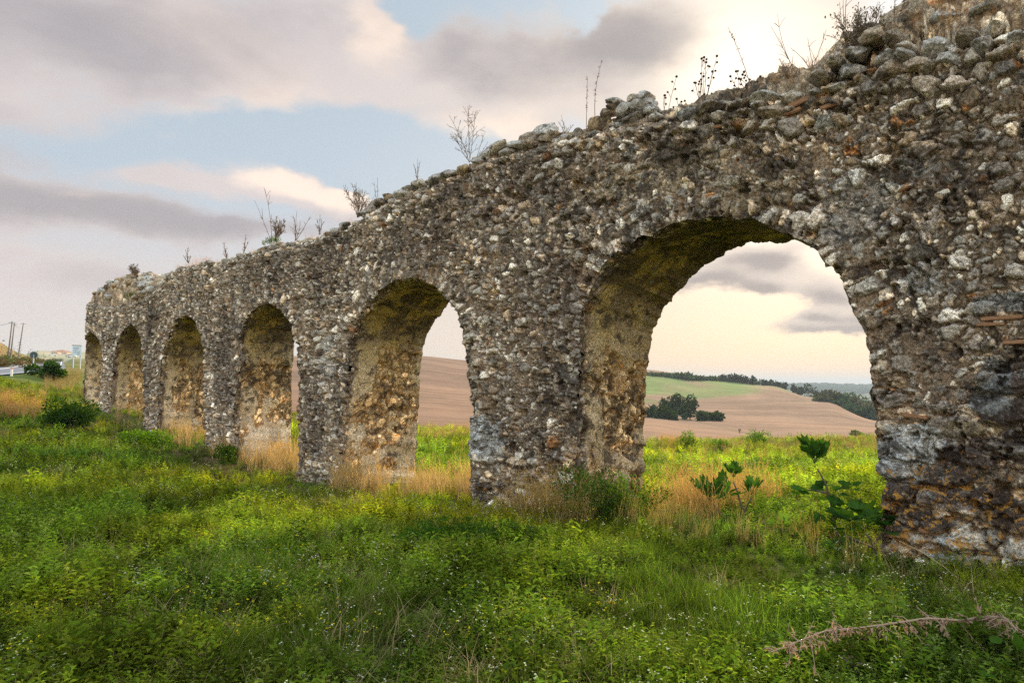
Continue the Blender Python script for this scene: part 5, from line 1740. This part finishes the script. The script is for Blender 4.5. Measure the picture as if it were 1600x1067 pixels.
# ------------------------------------------------------------------ trees
def tree(label, base, H, Wd, seed, col=(.05, .085, .02), n=900, L=None, group=None, name='broadleaf_tree', low=.25, cat='tree'):
    r = np.random.default_rng(seed)
    base = np.array(base, float)
    e = empty(name, base, label, cat, group)
    t = MB()
    top = base + np.array([r.normal(0, .04) * H, 0, H * .7])
    t.tube([base - [0, 0, .3], base * .5 + top * .5 + r.normal(0, .02, 3) * H, top], [H * .032, H * .022, H * .008], 6)
    for i in range(6):
        f = r.uniform(.3, .9); p = base + (top - base) * f
        d = np.array([r.normal(0, 1), r.normal(0, 1), r.uniform(.2, .9)]); d /= np.linalg.norm(d)
        t.tube([p, p + d * Wd * .38], [H * .012, H * .004], 4)
    t.build('trunk', M_BARK, e, True)
    m = MB()
    cz = H * (low + (1 - low) / 2)
    leaf_cloud(m, base + np.array([0, 0, cz]), (Wd / 2 * 1.05, Wd / 2 * 1.05, H * (1 - low) / 2 * 1.0), n, L or H * .06, col, r, .45, 11)
    m.build('crown', M_TREE, e)
    return e


def px_at(px, py, depth):
    """world point seen at photo position at a given depth"""
    d = px_dir(px, py); return EYE + d * (depth / d[1])


def tree_px(px, ybase, ytop, wpx, depth, seed, label, **k):
    g = at_depth(px, depth)
    yb_z = px_at(px, ybase, depth)[2]
    H = (px_at(px, ytop, depth)[2] - g[2])
    H = max(H, 1.0)
    return tree(label, g, H, wpx * depth / FPX, seed, **k)


ORD = ['first', 'second', 'third', 'fourth', 'fifth', 'sixth', 'seventh', 'eighth', 'ninth', 'tenth', 'eleventh', 'twelfth', 'thirteenth', 'fourteenth', 'fifteenth', 'sixteenth', 'seventeenth', 'eighteenth', 'nineteenth', 'twentieth', 'twenty-first', 'twenty-second']
T1 = [(1018, 650, 636, 18, 172, 'hedge'), (1032, 654, 636, 22, 168, 'hedge'), (1046, 656, 640, 16, 166, 'hedge'),
      (1040, 645, 626, 12, 185, 'tree'), (1055, 650, 620, 20, 182, 'tree'), (1078, 654, 623, 24, 180, 'tree'), (1068, 656, 634, 20, 178, 'tree'),
      (1095, 658, 643, 18, 176, 'hedge'), (1110, 656, 645, 18, 178, 'hedge'), (1122, 655, 646, 14, 180, 'hedge')]
LB1 = ['low dark shrub nearest the left jamb in the field dip', 'rounded dark shrub second from the left jamb in the field dip', 'small dark shrub closing the left hedge on the ploughed slope',
       'slender tree behind the dark hedge in the field dip', 'tallest rounded tree of the clump on the ploughed slope', 'broad dark tree on the right of the clump on the ploughed slope',
       'low tree filling the middle of the clump on the ploughed slope', 'low shrub just right of the tree clump', 'flat shrub next to last right of the tree clump', 'last low shrub tapering out right of the tree clump']
for i, (px, yb, yt, wp, dp, kd) in enumerate(T1):
    tree_px(px, yb, yt, wp, dp, 500 + i, LB1[i], n=900, col=(.045, .07, .028) if kd == 'tree' else (.04, .065, .02), low=.2 if kd == 'tree' else -.1,
            name='field_tree' if kd == 'tree' else 'field_shrub', cat='tree' if kd == 'tree' else 'shrub', group='trees and shrubs in the field dip', L=.75)
# hedgerow high on the slope
for i in range(13):
    px = 1022 + i * 12.5
    dep_ = 372 + i * 2
    tree_px(px, 592, 583.5 + (i * .9 if i > 4 else 2 - i * .3), 20, dep_, 520 + i, ORD[i] + ' bush from the left jamb in the hedgerow above the green field strip',
            n=300, low=-.15, name='hedgerow_bush', cat='bush', group='bushes in the hedgerow above the green strip', col=(.06, .085, .035), L=1.6)
# skyline trees
SKY = [(1130, 588, 585, 5), (1141, 590, 586, 4), (1149, 591, 586, 5), (1158, 592, 588, 6), (1166, 594, 588, 4), (1175, 595, 589, 5), (1193, 600, 594, 10), (1203, 601, 595, 12),
       (1215, 604, 598, 5), (1225, 606, 600, 5), (1240, 608, 604, 4), (1250, 611, 606, 6), (1262, 612, 602, 10), (1275, 614, 608, 6)]
for i, (px, yb, yt, wp) in enumerate(SKY):
    tree_px(px, yb, yt, wp * 1.3, 385 - (10 if px > 1230 else 0), 540 + i, ORD[i] + ' tiny tree from the left along the skyline of the ploughed hill', n=160, low=.1, name='skyline_tree', group='trees along the hill skyline', col=(.05, .06, .04), L=1.5)
# wood on the right flank
WD = [(1292, 614, 26, 300), (1305, 618, 22, 300), (1285, 622, 16, 290), (1318, 617, 24, 320), (1330, 622, 26, 300), (1312, 628, 24, 285), (1345, 618, 30, 320), (1362, 622, 26, 310), (1352, 630, 28, 280), (1335, 634, 24, 275),
      (1372, 624, 26, 300), (1368, 636, 24, 270), (1388, 626, 30, 300), (1410, 628, 30, 300), (1430, 632, 30, 290)]
for i, (px, yt, wp, dp) in enumerate(WD):
    lab = ('rounded dark green tree, ' if i % 2 else 'brownish green tree, ') + ORD[sorted(q[0] for q in WD).index(px)] + ' from the left in the wood below the ridge'
    tree_px(px, 650, yt, wp * 1.15, dp, 560 + i, lab, n=900, low=-.05, name='woodland_tree', group='trees of the wood on the hill flank', col=(.045, .075, .035) if i % 2 else (.085, .085, .04), L=1.5)
# far ridge wood: one mass
m = MB(); rr_ = np.random.default_rng(9)
for i in range(900):
    px = rr_.uniform(1185, 1700); dp = rr_.uniform(1800, 2600)
    b = at_depth(px, dp); s_ = rr_.uniform(8, 16)
    V, F = ICO2; k = 1 + .35 * (fbm(V[:, 0] * 2 + i, V[:, 1] * 2 + V[:, 2], 3, 3) - .5)
    m.add(V * k[:, None] * [s_, s_, s_ * .55] + b + [0, 0, s_ * .15], F, (.045, .07, .035))
o = m.build('distant_wood', M_TREE, None, True); o['kind'] = 'stuff'; o['label'] = 'bluish wooded ridge far off at the horizon'; o['category'] = 'wood'
# small post in the field, small shrub by the far edge
g = at_depth(1155, 120); g2 = px_at(1155, 671, 120)
m = MB(); m.tube([[g[0], g[1], g[2] - .2], [g[0], g[1], g[2] + .5]], [.12, .1], 6); m.box((g[0], g[1], g[2] + .55), (.4, .2, .35))
o = m.build('field_marker', M_TWIG); tag(o, 'small dark marker post alone in the ploughed field', 'post')
g = ground_hit(1338, 682, 120)
if g is not None:
    bush('meadow_shrub', 'little green shrub just beyond the meadow beside the right jamb', 'shrub', g, (.9, .6, .45), 500, .2, (.07, .11, .03), 46, 'shrubs at the far edge of the meadow')

# ------------------------------------------------------------------ road with its furniture, bank, poles
cx, cy, cz_ = RWD[:, 0], RWD[:, 1], RWD[:, 2].copy()
tg_ = np.gradient(np.c_[cx, cy], axis=0); tg_ /= np.linalg.norm(tg_, axis=1)[:, None]; nr_ = np.c_[-tg_[:, 1], tg_[:, 0]]


def strip(name, off0, off1, zo, mat, nn_=9, dash=None):
    rows_ = []
    for i in range(len(cx)):
        for k in np.linspace(off0, off1, nn_):
            x_, y_ = cx[i] + nr_[i, 0] * k, cy[i] + nr_[i, 1] * k
            rows_.append([x_, y_, cz_[i] + zo])
    V = np.array(rows_); G_ = np.arange(len(V)).reshape(len(cx), nn_)
    f_ = np.stack([G_[:-1, :-1], G_[1:, :-1], G_[1:, 1:], G_[:-1, 1:]], -1)
    if dash: f_ = f_[[i for i in range(len(cx) - 1) if i % dash[0] < dash[1]]]
    o_ = make_mesh(name, V, f_.reshape(-1, 4), mat, None); o_['kind'] = 'structure'
    return o_


strip('road', -3.4, 3.4, .0, M_ASPH)
strip('road_marking', -3.05, -2.9, .012, M_WHITE, 2); strip('road_marking', 2.9, 3.05, .012, M_WHITE, 2); strip('road_marking', -.08, .08, .012, M_WHITE, 2)
# skirts of the road bed
strip('road_verge', -3.4, -3.45, -.25, M_ASPH, 2)

# posts, signs
def post(px, py, h, label, w=.10, depth=None):
    g = ground_hit(px, py, 200) if depth is None else at_depth(px, depth)
    e = empty('marker_post', g, label, 'post', 'white roadside posts')
    m = MB(); m.box((g[0], g[1], g[2] + h / 2), (w, w * .6, h)); m.build('post_body', M_WHITE, e)
    m = MB(); m.box((g[0], g[1], g[2] + h * .85), (w * 1.06, w * .66, h * .12)); m.build('reflector', M_RED, e)


post(18, 588, .50, 'white marker post on the near verge of the road')
post(37, 568, .55, 'smaller white marker post on the far verge below the bank', .11, 66)
g = at_depth(51, 52)
e = empty('road_sign', g, 'dark round road sign seen from behind beside the spiky shrub', 'sign')
zt = px_at(51, 554.5, 52)[2]
m = MB(); m.tube([[g[0], g[1], g[2] - .1], [g[0], g[1], zt]], .04, 6); m.build('post', M_METAL, e, True)
m = MB(); dirn = np.array([g[0], g[1], 0]); dirn /= np.linalg.norm(dirn)
c_ = np.array([g[0], g[1], zt]); m.tube([c_ - dirn * .02, c_ + dirn * .02], .26, 8); m.build('sign_panel', M_DARK, e)
# white board sign
dp = 62.0
p0, p1 = px_at(113.5, 555.5, dp), px_at(126.5, 540, dp)
g = at_depth(119, dp); az_ = math.atan2(g[1], g[0]) - math.pi / 2
e = empty('board_sign', g, 'pale rectangular board sign with faint blue lettering at the far end of the wall', 'sign')
cxy = ((p0 + p1) / 2); wb = abs(p1[0] - p0[0]); hb_ = abs(p1[2] - p0[2])
m = MB(); m.box((cxy[0], cxy[1], cxy[2]), (wb, .06, hb_), az_); m.build('board', M_SIGNFACE, e)
m = MB()
m.box((cxy[0], cxy[1] - .012, cxy[2] + hb_ / 2 + .02), (wb * 1.04, .08, .07), az_); m.build('frame', M_METAL, e)
m = MB()
for (fx, fz, fw_, fh) in ((.42, .74, .5, .10), (.36, .56, .34, .08), (.52, .40, .66, .05), (.52, .30, .6, .05), (.68, .14, .2, .12)):
    k = cxy + np.array([math.cos(az_), math.sin(az_), 0]) * (fx - .5) * wb + np.array([math.sin(az_), -math.cos(az_), 0]) * .034
    # short strokes stand for lettering too small to read
    ns = max(3, int(fw_ * 12))
    for j in range(ns):
        kk = k + np.array([math.cos(az_), math.sin(az_), 0]) * (j / (ns - 1) - .5) * fw_ * wb
        m.box((kk[0], kk[1], p0[2] + fz * hb_), (fw_ * wb / ns * .6, .008, fh * hb_), az_)
m.build('lettering', M_BLUE, e)
for k in (-.38, .38):
    b_ = cxy + np.array([math.cos(az_), math.sin(az_), 0]) * k * wb
    m = MB(); m.tube([[b_[0], b_[1] + .06, float(terrain_z(b_[0], b_[1])) - .2], [b_[0], b_[1] + .06, p0[2] + hb_ * .9]], .05, 6); m.build('post', M_METAL, e, True)

# utility poles leaning on the bank
POLES = [((13, 529), (19, 502), 66, 'leaning utility pole, the left one of the close pair on the bank'), ((17, 530), (22.5, 505), 70, 'slimmer leaning utility pole close behind the left one on the bank'),
         ((28.5, 534), (36.5, 504.5), 80, 'leaning utility pole standing apart on the right of the bank')]
tops = []
for (b, t_, dp, lab) in POLES:
    a = px_at(b[0], b[1], dp); gz = at_depth(b[0], dp)[2]; a[2] = min(a[2], gz - .1)
    c_ = px_at(t_[0], t_[1], dp); tops.append(c_)
    e = empty('utility_pole', (a[0], a[1], gz), lab, 'utility pole', 'leaning utility poles on the bank')
    m = MB(); m.tube([a, (a + c_) / 2, c_], [.07, .065, .05], 8); m.build('pole', M_POLE, e, True)
    m = MB(); m.tube([c_ + [-.35, 0, -.12], c_ + [.35, 0, -.12]], .03, 6); m.build('crossarm', M_METAL, e)
def wire(a, b, sag, label):
    P = [a * (1 - f) + b * f - np.array([0, 0, sag * 4 * f * (1 - f)]) for f in np.linspace(0, 1, 14)]
    m = MB(); m.tube(P, .022, 4); o = m.build('overhead_wire', M_METAL); tag(o, label, 'wire', 'wires between the leaning poles')
wire(tops[0] - [0, 0, .12], px_at(-140, 488, 60), .9, 'overhead wire running off to the left from the leaning poles')
wire(tops[1] - [0, 0, .12], tops[2] - [0, 0, .12], .35, 'short sagging overhead wire between the leaning poles')

# scrub along the bank
for i in range(22):
    px = -60 + i * 7.2 + rg.uniform(-2, 2); dp = float(np.interp(px, [-60, 0, 30, 60, 92], [46, 52, 74, 108, 190])) * rg.uniform(1.0, 1.12)
    g = at_depth(px, dp)
    col = (.16, .11, .05) if i % 3 else (.10, .12, .035)
    if i % 3: lab = 'brown dry scrub bush, ' + ORD[i] + ' along the roadside bank from its high end'
    else: lab = 'dull green scrub bush, ' + ORD[i] + ' along the roadside bank from its high end'
    bush('scrub_bush', lab, 'bush', g, (rg.uniform(.7, 1.4), .8, rg.uniform(.3, .55)), 420, .22, col, 600 + i, 'scrub bushes on the roadside bank', 6, 5, M_TREE)
for i, (px, yt) in enumerate([(-2, 521), (8, 523), (20, 522), (26, 525), (43, 533), (49, 536), (54, 536), (58, 538), (67, 541)]):
    dq_ = float(np.interp(px, [0, 30, 60, 70], [58, 84, 122, 150])); g = at_depth(px, dq_); H = min(2.5, max(.5, px_at(px, yt, dq_)[2] - g[2]))
    bush('scrub_bush', 'thin twiggy bush, ' + ORD[i] + ' from the left on the skyline of the bank', 'bush', g, (.35, .35, H * .5), 90, .14, (.12, .10, .08), 640 + i, 'scrub bushes on the bank skyline', 4, 8, M_TREE)


# distant houses and parked cars by the road
def house(px, dp, w_, d_, h_, label, seed):
    g = at_depth(px, dp); e = empty('distant_house', g, label, 'house', 'distant houses beyond the road')
    m = MB(); m.box((g[0], g[1], g[2] + h_ / 2), (w_, d_, h_)); m.build('wall', M_PLASTER, e)
    m = MB(); x0, x1, y0, y1, z0, z1 = g[0] - w_ * .54, g[0] + w_ * .54, g[1] - d_ * .54, g[1] + d_ * .54, g[2] + h_, g[2] + h_ * 1.45
    ym = (y0 + y1) / 2
    m.add([[x0, y0, z0], [x1, y0, z0], [x1, y1, z0], [x0, y1, z0], [x0, ym, z1], [x1, ym, z1]], [[0, 1, 5, 4], [3, 4, 5, 2], [0, 4, 3, 3], [1, 2, 5, 5], [0, 3, 2, 1]])
    m.build('roof', M_ROOF, e)
    for k in (-.28, .05, .3):
        m = MB(); m.box((g[0] + k * w_, g[1] - d_ / 2 - .02, g[2] + h_ * .55), (w_ * .10, .08, h_ * .3)); m.build('window', M_GLASS, e)


house(86, 470, 4.5, 4, 1.7, 'low tan house with clay roof beyond the spiky shrub', 1)
house(94, 490, 4, 4, 2.0, 'middle one of the small clay-roofed houses beyond the road', 2)
house(101, 480, 4, 4, 1.6, 'small clay-roofed house nearest the pale board sign', 3)


def car(px, dp, mat, label, rz):
    g = at_depth(px, dp); e = empty('parked_car', (0, 0, 0), label, 'car', 'cars parked by the road')
    prof_ = [(-2.1, .35), (-2.15, .75), (-1.9, .92), (-1.1, .98), (-.55, 1.42), (.75, 1.45), (1.45, 1.0), (2.05, .9), (2.15, .6), (2.1, .35)]
    n_ = len(prof_); V = [(x_, sg * (.82 if z_ < 1.1 else .62), z_) for sg in (-1, 1) for x_, z_ in prof_]
    bm = bmesh.new(); vs = [bm.verts.new(v) for v in V]
    bm.faces.new(vs[:n_]); bm.faces.new(vs[n_:][::-1])
    for i in range(n_): bm.faces.new([vs[i], vs[n_ + i], vs[n_ + (i + 1) % n_], vs[(i + 1) % n_]])
    bmesh.ops.recalc_face_normals(bm, faces=bm.faces); bmesh.ops.bevel(bm, geom=bm.edges[:], offset=.05, segments=2, affect='EDGES')
    me = bpy.data.meshes.new('body'); bm.to_mesh(me); bm.free(); me.materials.append(mat)
    o = bpy.data.objects.new('body', me); COL.objects.link(o); o.parent = e
    for sg in (-1, 1):
        m = MB(); m.add([(-.95, sg * .80, 1.0), (1.2, sg * .80, 1.02), (.68, sg * .69, 1.36), (-.5, sg * .69, 1.34)], [[0, 1, 2, 3]]); w = m.build('window', M_GLASS); w.parent = e
        for x_ in (-1.3, 1.35):
            m = MB(); m.tube([(x_, sg * .68, .33), (x_, sg * .86, .33)], .33, 8); w = m.build('wheel', M_TYRE); w.parent = e
    m = MB(); m.add([(-1.08, -.58, 1.02), (-1.08, .58, 1.02), (-.6, .52, 1.40), (-.6, -.52, 1.40)], [[0, 1, 2, 3]]); w = m.build('windscreen', M_GLASS); w.parent = e
    e.location = tuple(g + [0, 0, .05]); e.rotation_euler = (0, 0, rz)


car(107.5, 400, M_CARG, 'grey car parked by the road nearest the pale board sign', .3)
car(80, 380, M_CARW, 'white car parked by the road behind the spiky shrub', .5)
car(111, 360, M_CARW, 'white car parked beside the grey one at the pale board sign', .2)

# ------------------------------------------------------------------ evening haze
HAZE = 0.00024
bm = bmesh.new(); bmesh.ops.create_cube(bm, size=1.0)
zs = [float(tzz.min()) - 1.0, max(float(tzz.max()), 40.0) + 5.0]
for v in bm.verts:
    v.co = Vector((v.co.x * 18400, v.co.y * 18400, zs[0] if v.co.z < 0 else zs[1]))
me = bpy.data.meshes.new('haze'); bm.to_mesh(me); bm.free()
hm, hw = mat_new('haze_air')
pv = hw.n('ShaderNodeVolumePrincipled'); pv.inputs['Color'].default_value = (.74, .84, .95, 1); pv.inputs['Density'].default_value = HAZE
pv.inputs['Anisotropy'].default_value = 0.0
ho = hw.n('ShaderNodeOutputMaterial'); hw.link(pv.outputs[0], ho.inputs['Volume'])
me.materials.append(hm); o = bpy.data.objects.new('haze', me); COL.objects.link(o); o['kind'] = 'stuff'; o['label'] = 'thin evening haze lying over the fields'; o['category'] = 'haze'
scene.cycles.volume_bounces = 0
